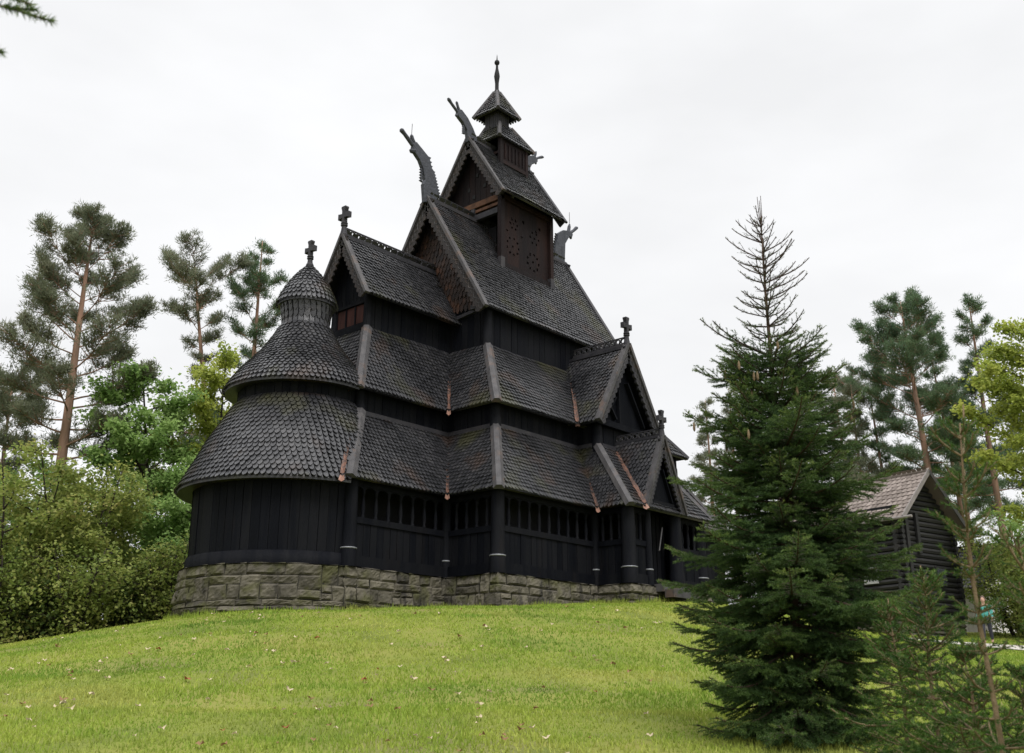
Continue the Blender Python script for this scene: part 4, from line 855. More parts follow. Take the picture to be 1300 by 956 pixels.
def spruce(seed, H, R, name='spruce_tree', bare=.72, needles=NEEDS, r0=.06, step=.2, nper=6, dense=1., nl=.019, nw=.0042, up=.25, lowfrac=.0, budget=260, rprof=None, bark=BARKS, skip=None, leaders=3, zig=.15):
    """young spruce: whorls of drooping fans with real needles; the shoots above `bare`*H are nearly needle-free"""
    rg = random.Random(seed); root = empty(name); t = MB(); tw_ = t if name == 'young_spruce' else MB(); segs = []
    N = 12; ax = [V((.04 * math.sin(i * .9 + seed) * i / N, .04 * math.cos(i * .7 + seed) * i / N, H * i / N * .955 - (.15 if i == 0 else 0))) for i in range(N + 1)]
    t.tube(ax, [r0 * (1 - i / (N + .4)) + .004 for i in range(N + 1)], 8)
    def trunk(z):
        u = min(max(z / (H * .955), 0), .9999) * N; k = int(u); return ax[k].lerp(ax[k + 1], u - k)
    for q in range(leaders):  # leading shoots
        a = rg.uniform(0, 6.28); tw_.tube([trunk(H * .93), trunk(H * .93) + V((.025 * math.cos(a), .025 * math.sin(a), H * .02)), trunk(H * .95) + V((.035 * math.cos(a) - .01, .035 * math.sin(a), H * rg.uniform(.03, .05)))], [.007, .006, .004], 5)
    z = H * .05; w = 0
    while z < H * .945:
        u = z / H; L0 = R * (1 - u) ** .82 * (1.0 if u > .12 else .85 + u) if rprof is None else R * rprof(u)
        L0 = max(L0, .10)
        inter = [(z, nper, 1.0)] + ([(z + step * rg.uniform(.3, .7), 3, .55)] if u < bare else [])
        for zz, cnt, sc_ in inter:
            a0 = rg.uniform(0, 6.28)
            for k in range(cnt if u < bare else max(3, cnt - 2)):
                az = a0 + 2 * math.pi * k / cnt + rg.uniform(-.3, .3); L = L0 * sc_ * (rg.uniform(.6, 1.22) if u < bare - .05 else rg.uniform(.45, 1.25))
                if skip and skip(zz, az): continue
                p = trunk(zz); el = (-.16 + .85 * u ** 1.4) + rg.uniform(-.1, .1); n = 8
                pts = [p]; d = V((math.cos(az), math.sin(az), el)).normalized()
                for i in range(n):
                    f = i / n; d = (d + V((rg.uniform(-.05, .05), rg.uniform(-.05, .05), (-.08 * (1 - u) if f < .45 else .15 * (1 - u * .5)) + up * .08))).normalized(); pts.append(pts[-1] + d * L / n)
                bare_ = u > bare
                (tw_ if u > bare - .06 else t).tube(pts, [(.0045 + .011 * min(L, 1.4) * (1 - i / (n + 1))) for i in range(n + 1)], 5, .4, False)
                nd = max(.12, min(1, 1 - (u - bare + .08) / .26)) if u > bare - .08 else 1.
                for i in range(1, n): segs.append((pts[i], pts[i + 1], nd * (1 if i > 2 else .35), i / n))
                # flat fans of side twigs
                m = max(3, int(L / (.052 if u < bare else .10) * dense))
                for j in range(m):
                    f = .14 + .84 * (j + rg.random() * .6) / m; kk = min(int(f * n), n - 1); b = pts[kk].lerp(pts[kk + 1], f * n - kk); dd = (pts[kk + 1] - pts[kk]).normalized(); sd = dd.cross(V((0, 0, 1))).normalized() * (1 if j % 2 else -1)
                    l2 = (.46 * L * (1.04 - f) + .07) * rg.uniform(.6, 1.15) * (1 if u < bare else .6); l2 = min(l2, .6)
                    e = (dd * .75 + sd * .8 + V((0, 0, -.24 + .55 * u + rg.uniform(-.28, .28)))).normalized(); e2 = (e + dd * .25 + V((0, 0, -.12 + (.3 if bare_ else 0)))).normalized(); mid = b + e * l2 * .5; end = mid + e2 * l2 * .5
                    segs += [(b, mid, nd, f * .75), (mid, end, nd, f * .75 + .25)]
                    tw_.tube([b, mid, end], [.0042, .0032, .0022], 3, .3, False)
                    if l2 > .13:
                        for q in range(int(l2 / .085)):
                            g = rg.uniform(.2, .9); c = b.lerp(end, g); s2 = e.cross(V((0, 0, 1))).normalized() * rg.choice((-1, 1)); e3 = (e * .8 + s2 * .7 + V((0, 0, rg.uniform(-.25, .05)))).normalized(); segs.append((c, c + e3 * l2 * (1 - g) * .75 + e3 * .03, nd, f))
        z += step * (1 - .35 * u) * rg.uniform(.8, 1.2); w += 1
    t.build('trunk', bark, root, True)
    if tw_ is not t:
        tw_.build('twig', TWIG, root)
        cand = [s_[1] for s_ in segs if .50 * H < s_[1].z < .74 * H and s_[3] > .35]; rg.shuffle(cand)
        for q in cand[:26]:
            c = MB(); c.lathe(q - V((0, 0, .115)), [(.004, 0), (.013, .015), (.017, .045), (.015, .08), (.008, .105), (.003, .12)], 8); c.build('cone', SAPB, root, True)
    A = np.array([tuple(s_[0]) for s_ in segs]); B = np.array([tuple(s_[1]) for s_ in segs]); nd = np.array([s_[2] for s_ in segs]); tp = np.array([s_[3] for s_ in segs]); ln = np.linalg.norm(B - A, axis=1)
    cnt = np.maximum((ln * budget * nd).astype(int), (nd > .2).astype(int)); ti = np.repeat(np.arange(len(segs)), cnt); n = len(ti); f = RNG.random((n, 1)); P = A[ti] * (1 - f) + B[ti] * f; dr_ = (B - A)[ti] / (ln[ti][:, None] + 1e-9)
    D = dr_ * .75 + unit(n) * .85 + np.array([0, 0, .18]); D /= np.linalg.norm(D, axis=1, keepdims=True)
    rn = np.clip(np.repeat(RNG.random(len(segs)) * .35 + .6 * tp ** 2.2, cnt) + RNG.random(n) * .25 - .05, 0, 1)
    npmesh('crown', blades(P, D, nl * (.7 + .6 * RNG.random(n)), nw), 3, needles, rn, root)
    return root
def place(o, p, rz=0., sc_=1.):
    x, y = p[0], p[1]; o.location = (x, y, float(gz(x, y))); o.rotation_euler.z = rz; o.scale = (sc_,) * 3; return o
def spot(px, s):
    q = at(px, 800, s); return q.x, q.y

# ================================================================== trees on the left
def put(root, px, s, label, cat, group=None, rz=0.): place(root, spot(px, s), rz); tag(root, label, cat, group); return root
GP, GPR = 'pines left of the church', 'pines on the right'
R_ = lambda k: (RT.x * k, RT.y * k)
put(pine(3, 18.3, .42, 3.4, R_(.012), .27, 1.3, 'round', thin=1.1), 42, 40, 'tall broad crowned pine with a straight orange trunk, leftmost tree against the sky', 'pine', GP)
put(pine(8, 20.3, .38, 4.5, R_(-.15), .24, 1.1, 'odd', NEEDP), 284, 50, 'pine with leaning trunk behind the yellow green maple, left of its orange twin', 'pine', GP)
put(pine(14, 22.4, .38, 3.9, R_(.012), .24, 1.15, 'tall', NEEDP2), 286, 51.5, 'narrow upright orange trunked pine rising just left of the apse turret', 'pine', GP)
put(pine(21, 12.5, .3, 3.0, R_(.0), .17, 1.0, 'odd', NEEDP), -30, 44, 'half cropped shorter pine at the left edge behind the broad crowned pine', 'pine', GP)
GB_ = 'broadleaf trees left of the church'
put(broadleaf(31, 13.4, 3.2, .1, 1, .15, 26000, LEAFY, 'maple_tree'), 243, 44, 'yellow green maple touching the apse roofs on their left', 'maple', GB_)
put(broadleaf(32, 12.4, 3.3, .08, 1, .15, 30000, LEAFG, 'maple_tree'), 172, 40, 'fresh green maple between the broad crowned pine and the yellow green maple', 'maple', GB_)
put(broadleaf(33, 7.6, 2.7, .04, 5, .12, 26000, LEAFO, 'hazel_bush', .8), 85, 36, 'olive brown hazel bush hiding the foot of the broad crowned pine', 'hazel', GB_)
put(broadleaf(34, 10.0, 2.9, .04, 3, .13, 22000, LEAFG, 'maple_tree'), 5, 39, 'green broadleaf tree cut by the left edge of the picture', 'maple', GB_)
put(broadleaf(38, 7.2, 2.6, .03, 5, .12, 15000, LEAFO, 'hazel_bush', .8), -10, 34.5, 'olive hazel bush at the left edge, before the half cropped green tree', 'hazel', GB_)
put(broadleaf(39, 8.0, 2.6, .03, 3, .13, 15000, LEAFG, 'maple_tree'), 215, 38, 'low green maple directly left of the apse wall', 'maple', GB_)
GS = 'low shrubs along the lawn'
pos_names = ['low shrub at the lawn edge, leftmost of the low shrubs', 'low shrub at the lawn edge, second of the low shrubs from the left', 'low shrub at the lawn edge, middle one of the low shrubs', 'low shrub at the lawn edge, fourth of the low shrubs from the left', 'low shrub at the lawn edge, nearest to the apse base']
for i, (px, s, h, R0) in enumerate(((-8, 33, 3.4, 1.5), (40, 34.0, 2.4, 1.4), (98, 33.6, 3.3, 1.5), (160, 35.8, 2.6, 1.5), (206, 35.4, 3.3, 1.5))):
    put(broadleaf(50 + i, h, R0, .02, 5, .11, 4200 if i % 2 else 6000, LEAFD if i % 2 else LEAFO, 'low_shrub', .7), px, s, pos_names[i], 'shrub', GS)
# distant wood seen through the gaps on the left
def far_wood(name, label, pts, seed, leafm, Hs, n_each=2600):
    rg = random.Random(seed); P = []; mb = MB()
    for px, s, h in pts:
        x, y = spot(px, s); z = float(gz(x, y)) - 1.5; c = RNG.random((n_each, 3)); th = c[:, 0] * 2 * np.pi; zz = c[:, 1] ** .8; rr = h * .28 * np.sin(np.pi * (.15 + .8 * zz)) * np.sqrt(c[:, 2])
        P.append(np.stack([x + rr * np.cos(th), y + rr * np.sin(th), z + zz * h], -1))
    P = np.concatenate(P); n = len(P); D = unit(n); o = npmesh(name, leafquads(P, D, unit(n), .32 * (.6 + .8 * RNG.random(n)), .22), 4, leafm); tag(o, label, 'wood', kind='stuff')
far_wood('distant_wood', 'dim green wood far behind the maples on the left', [(px, 66 + 6 * ((px // 40) % 3), 6.0) for px in range(-120, 330, 34)], 3, LEAFD, 8)
far_wood('distant_wood', 'dim green wood far behind the log house and path', [(px, 74 + 6 * ((px // 40) % 3), 4.6) for px in range(1180, 1520, 32)], 4, LEAFO, 8)

# ================================================================== trees on the right
put(pine(61, 19.5, .42, 3.9, R_(-.012), .26, 1.3, 'round', NEEDP2, thin=1.2), 1208, 56, 'tall bluish green pine with a curved orange trunk rising behind the log house roof', 'pine', GPR)
put(pine(62, 18.9, .38, 3.3, R_(-.012), .22, 1.1, 'tall', NEEDP2), 1296, 55, 'slim dark topped pine with orange trunk between the pale outbuilding and the yellow green maple', 'pine', GPR)
put(pine(63, 18.0, .36, 3.6, R_(-.03), .17, 1.0, 'odd', NEEDP2), 1246, 60, 'pine with two tone leaning trunk just right of the log house gable', 'pine', GPR)
put(pine(64, 15.4, .3, 4.0, R_(-.02), .17, 1.0, 'odd', NEEDP2), 1150, 60, 'dark low branched pine over the log house ridge', 'pine', GPR)
put(pine(65, 17.6, .34, 3.4, R_(-.01), .16, .9, 'odd', NEEDP), 1098, 66, 'pale thin pine between the big spruce and the log house', 'pine', GPR)
put(pine(68, 16.6, .36, 3.4, R_(.0), .17, 1.0, 'odd', NEEDP2), 1252, 64, 'shorter pine whose crown fills the gap between the two tallest pines on the right', 'pine', GPR)
put(pine(69, 15.2, .30, 4.0, R_(-.01), .16, 1.1, 'odd', NEEDP), 1120, 59, 'short spreading pine filling the sky between the big spruce and the log house roof', 'pine', GPR)
put(pine(66, 17.2, .34, 2.3, R_(-.006), .17, .9, 'tall', NEEDP), 914, 70, 'slender distant pine between the church gable and the big spruce', 'pine', GPR)
put(pine(67, 18.8, .34, 2.6, R_(.0), .17, .9, 'tall', NEEDP), 945, 72, 'distant pine half hidden by the left side of the big spruce', 'pine', GPR)
put(broadleaf(71, 15.6, 3.6, .34, 1, .15, 28000, LEAFY, 'maple_tree', r0=.16), 1362, 44, 'yellow green maple cut by the right edge of the picture', 'maple', 'broadleaf trees on the right')
put(broadleaf(72, 5.2, 2.3, .03, 5, .11, 11000, LEAFO, 'hazel_bush', .7), 1292, 48, 'brownish green bush beyond the path, right of the person', 'hazel', 'broadleaf trees on the right')
put(broadleaf(73, 4.8, 2.2, .03, 5, .11, 10000, LEAFO, 'hazel_bush', .7), 1340, 45, 'brownish green bush at the right edge beyond the path', 'hazel', 'broadleaf trees on the right')
put(broadleaf(74, 7.5, 2.1, .15, 2, .12, 9000, LEAFG, 'maple_tree', .7), 1318, 52, 'small green tree beneath the yellow green maple at the right edge', 'maple', 'broadleaf trees on the right')

# ================================================================== near spruces
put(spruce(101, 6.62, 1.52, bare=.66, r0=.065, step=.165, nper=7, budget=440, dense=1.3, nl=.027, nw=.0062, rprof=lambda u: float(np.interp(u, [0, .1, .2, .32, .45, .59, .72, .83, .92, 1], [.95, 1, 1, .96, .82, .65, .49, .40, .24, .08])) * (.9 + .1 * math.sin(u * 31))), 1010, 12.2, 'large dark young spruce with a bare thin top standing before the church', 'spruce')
GSAP = 'saplings in the foreground'
saps = [(1249, 5.6, 2.6, .5, 202, .45, 'spindly sapling with the tallest bare brown stem, in front of the path'), (1176, 7.4, 1.75, .68, 203, .80, 'bushy pale green young spruce just right of the big spruce'),
        (1218, 6.4, 1.25, .75, 204, .85, 'low bright green young spruce left of the tall bare stemmed sapling'), (1318, 5.4, 1.9, .55, 205, .6, 'half cropped sapling at the right edge of the picture'), (1135, 8.6, 1.55, .7, 206, .9, 'dark low young spruce tucked against the right foot of the big spruce'),
        (1292, 6.6, 1.1, .75, 207, .9, 'small yellow green spruce below the pale path')]
for px, s, h, R0, sd, br, lb in saps:
    if br < .7: o = spruce(sd, h, R0, 'young_spruce', 1.15, NEEDY, .016, .26, 3, .45, .028, .0052, 1.2, budget=420, bark=SAPB, rprof=lambda u: (.62 + .3 * math.sin(u * 9)) * (1 - u) ** .35, leaders=1)
    else: o = spruce(sd, h, R0, 'young_spruce', 1.1, NEEDY, .02, .17, 5, .9, .030, .0062, .6, budget=400, bark=SAPB, rprof=lambda u: (1 - u) ** .75, leaders=1)
    put(o, px, s, lb, 'young spruce', GSAP)
# spruce just outside the left edge whose branch tip reaches into the picture
ot = empty('spruce_tree'); x, y = sr(.6, -3.8); ot.location = (x, y, float(gz(x, y))); tag(ot, 'spruce branch tip reaching in at the upper left corner', 'spruce')
def overhang():
    t = MB(); base = V(ot.location); t.tube([base + V((0, 0, -.2)), base + V((.02, 0, 3)), base + V((0, .03, 6.2))], [.10, .07, .02], 8); t.build('trunk', BARKS, ot, True)
    rg = random.Random(9); segs = []; tw = MB()
    def branch(A, B, fan=1.):
        A, B = V(A), V(B); d = B - A; n = 14; pts = [A.lerp(B, i / n) + V((0, 0, -.10 * math.sin(math.pi * i / n))) for i in range(n + 1)]; tw.tube(pts, [.012 * (1 - i / (n + 2)) + .002 for i in range(n + 1)], 5)
        for i in range(n): segs.append((pts[i], pts[i + 1]))
        dd = d.normalized(); sd = dd.cross(V((0, 0, 1))).normalized()
        for j in range(34):
            f = .08 + .9 * j / 34; b = A.lerp(B, f) + V((0, 0, -.10 * math.sin(math.pi * f))); l = (.09 + .36 * (1 - f)) * fan * rg.uniform(.7, 1.1); e = (dd * .9 + sd * (1 if j % 2 else -1) * .7 + V((0, 0, rg.uniform(-.15, .2)))).normalized(); segs.append((b, b + e * l)); tw.tube([b, b + e * l], [.003, .002], 3)
    tip = at(66, 27, 2.9); rootp = base + V((.03, 0, tip.z - base.z - .18)); branch(rootp, tip)
    tip2 = at(40, 6, 3.05); branch(base + V((.02, 0, tip2.z - base.z - .2)), tip2)
    tip3 = at(2, 66, 2.85); branch(base + V((.02, 0, tip3.z - base.z - .25)), tip3, .7)
    for k in range(9):
        a = math.atan2(-RT.y, -RT.x) + (k - 4) * .3; z = 2.2 + .42 * k; A = base + V((0, 0, z)); branch(A, A + V((math.cos(a), math.sin(a), -.1)) * (1.5 - .1 * k))
    tw.build('twig', TWIG, ot)
    A = np.array([tuple(s_[0]) for s_ in segs]); B = np.array([tuple(s_[1]) for s_ in segs]); ln = np.linalg.norm(B - A, axis=1); cnt = np.maximum((ln * 1100).astype(int), 4); ti = np.repeat(np.arange(len(segs)), cnt); n = len(ti); f = RNG.random((n, 1)); P = A[ti] * (1 - f) + B[ti] * f
    D = (B - A)[ti] / ln[ti][:, None] * .8 + unit(n) * .8; D /= np.linalg.norm(D, axis=1, keepdims=True); npmesh('crown', blades(P, D, .030, .0045), 3, NEEDS, None, ot)
overhang()

# ================================================================== log house
def log_house():
    LH = empty('log_house'); tag(LH, 'dark tarred log house with a clay tile roof, right of the big spruce', 'house')
    c = at(1150, 760, 46); yaw = math.radians(-13); e1 = V((math.cos(yaw), math.sin(yaw), 0)); e2 = V((-math.sin(yaw), math.cos(yaw), 0)); K = V((c.x, c.y, float(gz(c.x, c.y))))
    W, D_, zb, zw = 4.0, 7.5, .75, 5.2; zr = 7.1
    P = lambda a, b, z: K + e1 * a + e2 * b + V((0, 0, z))
    def logs(a0, b0, a1, b1, nm, z1=zw, gable=False):
        mb = MB(); z = zb + .13; k = 0
        while z < (zr - .25 if gable else z1):
            t = max(0, (z - zw) / (zr - zw)) if gable else 0; q0, q1 = P(a0, b0, z), P(a1, b1, z); m = (q0 + q1) / 2; f = 1 - t; off = (.28 if z < zw else .0)
            dirn = (q1 - q0).normalized(); A_, B_ = m + (q0 - m) * f - dirn * off * (1 if f > .9 else 0), m + (q1 - m) * f + dirn * off * (1 if f > .9 else 0)
            r = .125 + random.uniform(-.012, .012); mb.tube([A_, A_.lerp(B_, .33) + V((0, 0, random.uniform(-.01, .01))), A_.lerp(B_, .66), B_], [r, r * .97, r * 1.02, r], 8, random.random()); z += .235; k += 1
        return mb.build(nm, LOG, LH, False)
    wl = logs(0, 0, 0, D_, 'log_wall'); wg = logs(0, 0, W, 0, 'log_wall', gable=True); logs(W, 0, W, D_, 'log_wall'); logs(0, D_, W, D_, 'log_wall', gable=True)
    cm = MB(); cm.extrude([P(.1, .1, .5), P(W - .1, .1, .5), P(W - .1, D_ - .1, .5), P(.1, D_ - .1, .5)], (0, 0, .1)); cm.obox(P(W / 2, D_ / 2, 3.0), e1 * (W / 2 - .08), e2 * (D_ / 2 - .08), (0, 0, 2.6), .1); cm.build('core', BLACK, LH)
    sb_ = MB(); jb = MB()
    ring = [P(-.1, D_, 0), P(-.1, -.1, 0), P(W + .1, -.1, 0), P(W + .1, D_, 0)]
    base = ring[0].z; stones([(p.x, p.y) for p in ring], base + zb, base - .8, sb_, jb); f_ = sb_.build('stone_footing', STONE, LH, True); jb.build('mortar_joint', JOINT, f_)
    ov, og = .42, .6; kz = (zr - zw) / (W / 2); ze = zw - ov * kz + .12; zr2 = zr + .12
    rf = MB(); shingled(rf, P(-ov, D_ + og, ze), P(-ov, -og, ze), P(W / 2, -og, zr2), P(W / 2, D_ + og, zr2), w=.26, ex=.30, style=2, lift=.05, th=.025)
    shingled(rf, P(W + ov, -og, ze), P(W + ov, D_ + og, ze), P(W / 2, D_ + og, zr2), P(W / 2, -og, zr2), w=.26, ex=.30, style=2, lift=.05, th=.025); R = rf.build('roof', TILE, LH)
    rc = MB(); rc.tube([P(W / 2, -og - .02, zr2 + .03), P(W / 2, D_ + og, zr2 + .03)], .10, 8); rc.build('ridge_tile', TILE, R)
    for a in (-ov, W + ov):
        b = MB(); b.beam(P(a, -og - .04, ze), P(W / 2, -og - .04, zr2 + .02), .05, .20); b.build('bargeboard', PALEB if a < 0 else GREYW, LH)
    gt = MB(); gt.tube([P(-ov - .06, -og - .5, ze - .03), P(-ov - .06, D_ + og, ze - .03)], .06, 7); gt.build('gutter', PALEB, LH)
    for b0, z0, w_, h_, wall in ((1.5, 2.3, .62, .62, 'L'),):
        fr = MB(); X = -.17
        for db, dz, sb, sz in ((0, -h_ / 2, w_ / 2 + .05, .05), (0, h_ / 2, w_ / 2 + .05, .05), (-w_ / 2, 0, .05, h_ / 2), (w_ / 2, 0, .05, h_ / 2), (0, 0, .03, h_ / 2), (0, .0, w_ / 2, .018), (-w_ / 4, 0, .012, h_ / 2), (w_ / 4, 0, .012, h_ / 2)):
            fr.obox(P(X, b0 + db, z0 + h_ / 2 + dz), e1 * .03, e2 * sb, (0, 0, sz))
        wn = fr.build('window', WHITE, LH); g = MB(); g.obox(P(X + .02, b0, z0 + h_ / 2), e1 * .012, e2 * (w_ / 2), (0, 0, h_ / 2)); g.build('pane', GLASS, wn)
    w2 = MB(); w2.obox(P(2.6, -.16, 2.6), e1 * .38, e2 * .04, (0, 0, .42)); o = w2.build('window', LOG, LH); g = MB(); g.obox(P(2.6, -.175, 2.6), e1 * .30, e2 * .04, (0, 0, .34)); g.build('pane', GLASS, o)
    for a in (.4, 1.2):
        v = MB(); v.obox(P(a, -.19, 4.4 if a > 1 else 3.0), e1 * .10, e2 * .06, (0, 0, .9 if a > 1 else 2.0)); v.build('wall_brace', LOG, LH)
log_house()
def outbuilding():
    OB = empty('outbuilding'); tag(OB, 'small pale walled building with a dark roof behind the log house', 'building')
    c = at(1246, 720, 60); K = V((c.x, c.y, float(gz(c.x, c.y)))); yaw = math.radians(-4); e1 = V((math.cos(yaw), math.sin(yaw), 0)); e2 = V((-math.sin(yaw), math.cos(yaw), 0)); P = lambda a, b, z: K + e1 * a + e2 * b + V((0, 0, z))
    w = MB(); W, D_, h, zr = 4.2, 6, 3.6, 5.4
    planks(w, P(0, D_, -.3), P(0, 0, -.3), .3, h, -e1, .3); planks(w, P(0, 0, -.3), P(W, 0, -.3), .3, h, -e2, .3); planks(w, P(W, 0, -.3), P(W, D_, -.3), .3, h, e1, .3)
    w.extrude([P(0, .05, h - .35), P(W, .05, h - .35), P(W / 2, .05, zr - .1)], e2 * .08); w.build('wall', PALEW, OB)
    r = MB(); shingled(r, P(-.5, D_, h - .7), P(-.5, -.5, h - .7), P(W / 2, -.5, zr), P(W / 2, D_, zr), w=.3, ex=.3, style=2); shingled(r, P(W + .5, -.5, h - .7), P(W + .5, D_, h - .7), P(W / 2, D_, zr), P(W / 2, -.5, zr), w=.3, ex=.3, style=2); r.build('roof', SHING, OB)
    f = MB(); f.obox(P(1.5, -.06, 2.2), e1 * .45, e2 * .04, (0, 0, .55)); o = f.build('window', WHITE, OB); g = MB(); g.obox(P(1.5, -.08, 2.2), e1 * .38, e2 * .04, (0, 0, .47)); g.build('pane', GLASS, o)
outbuilding()

# ================================================================== person on the path
def skin_mesh(name, verts, edges, rad, mt, parent, lv=2):
    me = bpy.data.meshes.new(name); me.from_pydata(verts, edges, []); me.materials.append(mt); o = link(name, me, None); o.parent = parent
    sk = o.modifiers.new('skin', 'SKIN'); ly = me.skin_vertices[0] if me.skin_vertices else None
    if ly is None:
        return o
    for i, r in enumerate(rad): ly.data[i].radius = r if hasattr(r, '__len__') else (r, r)
    ly.data[0].use_root = True
    sb = o.modifiers.new('sub', 'SUBSURF'); sb.levels = lv; sb.render_levels = lv
    return o
def ellipsoid(mb, c, r, n=14, m=10, zmin=-1.):
    vs = [];
    for j in range(m + 1):
        t = math.pi * j / m; zz = max(math.cos(t), zmin)
        for k in range(n): a = 2 * math.pi * k / n; vs.append((c[0] + r[0] * math.sin(t) * math.cos(a), c[1] + r[1] * math.sin(t) * math.sin(a), c[2] + r[2] * zz))
    mb.raw(vs, [(j * n + k, (j + 1) * n + k, (j + 1) * n + (k + 1) % n, j * n + (k + 1) % n) for j in range(m) for k in range(n)])
def person():
    p = empty('person'); x, y = spot(1253, 41.2); p.location = (x, y, float(gz(x, y)) + .04); p.rotation_euler.z = math.atan2(RT.y, RT.x) + 2.6
    tag(p, 'person in a teal top and dark trousers walking on the path behind the saplings', 'person')
    Vt = [(0, 0, .93), (0, 0, 1.15), (0, .01, 1.38), (0, .01, 1.47), (0, .03, 1.60), (.10, 0, .88), (.12, .10, .50), (.12, .02, .08), (.12, .17, .04), (-.10, 0, .88), (-.12, -.05, .50), (-.12, -.25, .12), (-.12, -.12, .04), (.19, 0, 1.36), (.25, -.08, 1.10), (.25, .06, .88), (-.19, 0, 1.36), (-.25, .08, 1.10), (-.25, .16, .90)]
    E_ = [(0, 1), (1, 2), (2, 3), (3, 4), (0, 5), (5, 6), (6, 7), (7, 8), (0, 9), (9, 10), (10, 11), (11, 12), (2, 13), (13, 14), (14, 15), (2, 16), (16, 17), (17, 18)]
    Rr = [(.13, .10), (.13, .10), (.12, .10), .05, .09, .085, .06, .045, .04, .085, .06, .045, .04, .055, .042, .032, .055, .042, .032]
    def mk():
        try: return skin_mesh('body', Vt, E_, Rr, SKIN, p)
        except Exception: return None
    b = mk()
    for side in (1, -1):   # hands: palm with five fingers
        h = MB(); w0 = V((.25, .06, .86)) if side == 1 else V((-.25, .16, .88)); h.tube([w0 + V((0, 0, .03)), w0 - V((0, 0, .05))], [.022, .034], 8)
        for k in range(4): f0 = w0 + V((0, -.027 + .018 * k, -.05)); h.tube([f0, f0 + V((-.006 * side, .002, -.04)), f0 + V((-.018 * side, .004, -.07 + .008 * abs(k - 1.5)))], [.010, .009, .007], 6)
        f0 = w0 + V((0, .03, -.01)); h.tube([f0, f0 + V((-.005 * side, .022, -.03)), f0 + V((-.012 * side, .026, -.055))], [.011, .010, .008], 6); o = h.build('hand', SKIN, None, True); o.parent = p
    hd = MB(); ellipsoid(hd, (0, .035, 1.62), (.078, .098, .118)); hd.tube([(0, .12, 1.63), (0, .15, 1.60)], [.012, .016], 6)
    for s_ in (-1, 1): ellipsoid(hd, (s_ * .08, .03, 1.61), (.012, .022, .032), 8, 6)
    ellipsoid(hd, (0, .122, 1.565), (.025, .01, .007), 8, 6)
    for s_ in (-1, 1): ellipsoid(hd, (s_ * .03, .122, 1.64), (.013, .01, .008), 8, 6)
    o = hd.build('head', SKIN, None, True); o.parent = p
    hr = MB(); ellipsoid(hr, (0, .005, 1.655), (.096, .108, .128), zmin=-.6); o = hr.build('hair', HAIR, None, True); o.parent = p
    j = skin_mesh('jacket', [(0, 0, .88), (0, 0, 1.1), (0, .01, 1.40), (.20, 0, 1.37), (.26, -.08, 1.10), (.26, .05, .93), (-.20, 0, 1.37), (-.26, .08, 1.10), (-.26, .15, .95)], [(0, 1), (1, 2), (2, 3), (3, 4), (4, 5), (2, 6), (6, 7), (7, 8)], [(.17, .13), (.16, .125), (.14, .115), .075, .06, .05, .075, .06, .05], TEAL, p)
    t = skin_mesh('trousers', [(0, 0, .92), (.10, 0, .86), (.12, .10, .50), (.12, .03, .10), (-.10, 0, .86), (-.12, -.05, .50), (-.12, -.23, .14)], [(0, 1), (1, 2), (2, 3), (0, 4), (4, 5), (5, 6)], [(.15, .12), .105, .078, .062, .105, .078, .062], TROUS, p)
person()

# ================================================================== light, sky, camera
SUN_DIR = V((-.35, -.62, .95)).normalized()       # towards the sun
sl = bpy.data.lights.new('sun', 'SUN'); sl.energy = 2.4; sl.angle = math.radians(25); sl.color = (1, .985, .96); so = bpy.data.objects.new('sun', sl); COL.objects.link(so); so.rotation_euler = (-SUN_DIR).to_track_quat('-Z', 'Y').to_euler(); so.location = (0, 0, 40)
w = bpy.data.worlds.new('World'); SC.world = w; w.use_nodes = True; nt = w.node_tree; N = nt.nodes; L = nt.links; bgn = N['Background']; bgn.inputs['Strength'].default_value = .1
sky = N.new('ShaderNodeTexSky'); sky.sky_type = 'NISHITA'; sky.sun_disc = False; sky.sun_elevation = math.asin(SUN_DIR.z); sky.sun_rotation = math.atan2(SUN_DIR.x, SUN_DIR.y); sky.air_density = 1.; sky.dust_density = 3
tc = N.new('ShaderNodeTexCoord'); sx = N.new('ShaderNodeSeparateXYZ'); L.new(tc.outputs['Generated'], sx.inputs[0])
cr_ = N.new('ShaderNodeValToRGB'); L.new(sx.outputs['Z'], cr_.inputs[0]); e = cr_.color_ramp.elements      # overcast: dimmer towards the horizon, brightest overhead
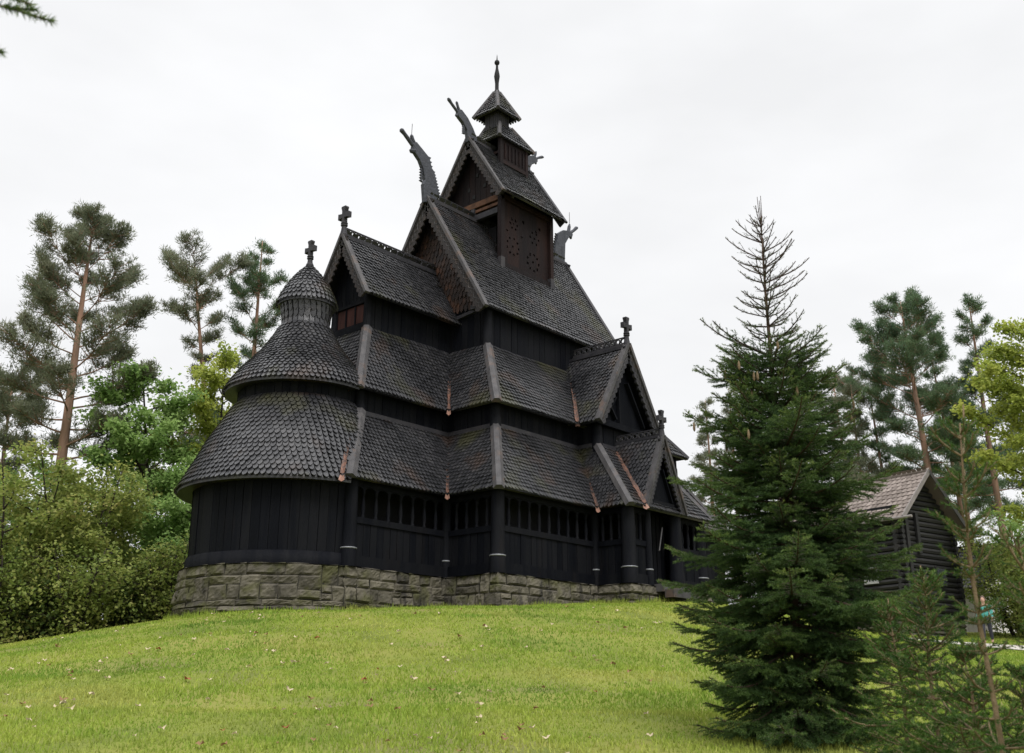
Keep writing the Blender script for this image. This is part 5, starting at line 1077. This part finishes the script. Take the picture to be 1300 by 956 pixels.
e[0].position = 0.; e[0].color = (.36, .36, .362, 1); e[1].position = 1.; e[1].color = (1, 1, 1, 1); k = e.new(.62); k.color = (.36, .362, .366, 1); k = e.new(.8); k.color = (.9, .91, .93, 1)
mu = N.new('ShaderNodeMix'); mu.data_type = 'RGBA'; mu.blend_type = 'MULTIPLY'; mu.inputs[0].default_value = 1; L.new(cr_.outputs[0], mu.inputs[6]); mu.inputs[7].default_value = (27.5, 27.5, 27.5, 1)
mpg = N.new('ShaderNodeMapping'); mpg.inputs['Scale'].default_value = (1.6, 1.6, 4); L.new(tc.outputs['Generated'], mpg.inputs[0]); nz = N.new('ShaderNodeTexNoise'); nz.inputs['Scale'].default_value = 2.2; nz.inputs['Detail'].default_value = 4; L.new(mpg.outputs[0], nz.inputs['Vector'])
mr = N.new('ShaderNodeMapRange'); mr.inputs[1].default_value = .3; mr.inputs[2].default_value = .7; mr.inputs[3].default_value = .94; mr.inputs[4].default_value = 1.07; L.new(nz.outputs['Fac'], mr.inputs[0])
mc = N.new('ShaderNodeMix'); mc.data_type = 'RGBA'; mc.blend_type = 'MULTIPLY'; mc.inputs[0].default_value = 1; L.new(mu.outputs[2], mc.inputs[6]); L.new(mr.outputs[0], mc.inputs[7])
mx = N.new('ShaderNodeMix'); mx.data_type = 'RGBA'; mx.inputs[0].default_value = .94; L.new(sky.outputs[0], mx.inputs[6]); L.new(mc.outputs[2], mx.inputs[7]); L.new(mx.outputs[2], bgn.inputs['Color'])
cd = bpy.data.cameras.new('camera'); co = bpy.data.objects.new('camera', cd); COL.objects.link(co); SC.camera = co
M = Matrix((RT, UP, -FW)).transposed().to_4x4(); M.translation = CAM; co.matrix_world = M
cd.sensor_width = 36; cd.lens = 36 * FPX / 1300; cd.shift_y = -45 / 1300; cd.clip_end = 3000; cd.clip_start = .05
cd.dof.use_dof = True; cd.dof.focus_distance = 31; cd.dof.aperture_fstop = 4.
vs_ = SC.view_settings; vs_.view_transform = 'Standard'; vs_.look = 'None'; vs_.exposure = 0.; vs_.gamma = 1; vs_.use_curve_mapping = False
SC.cycles.max_bounces = 6; SC.cycles.transparent_max_bounces = 4; SC.cycles.use_denoising = True
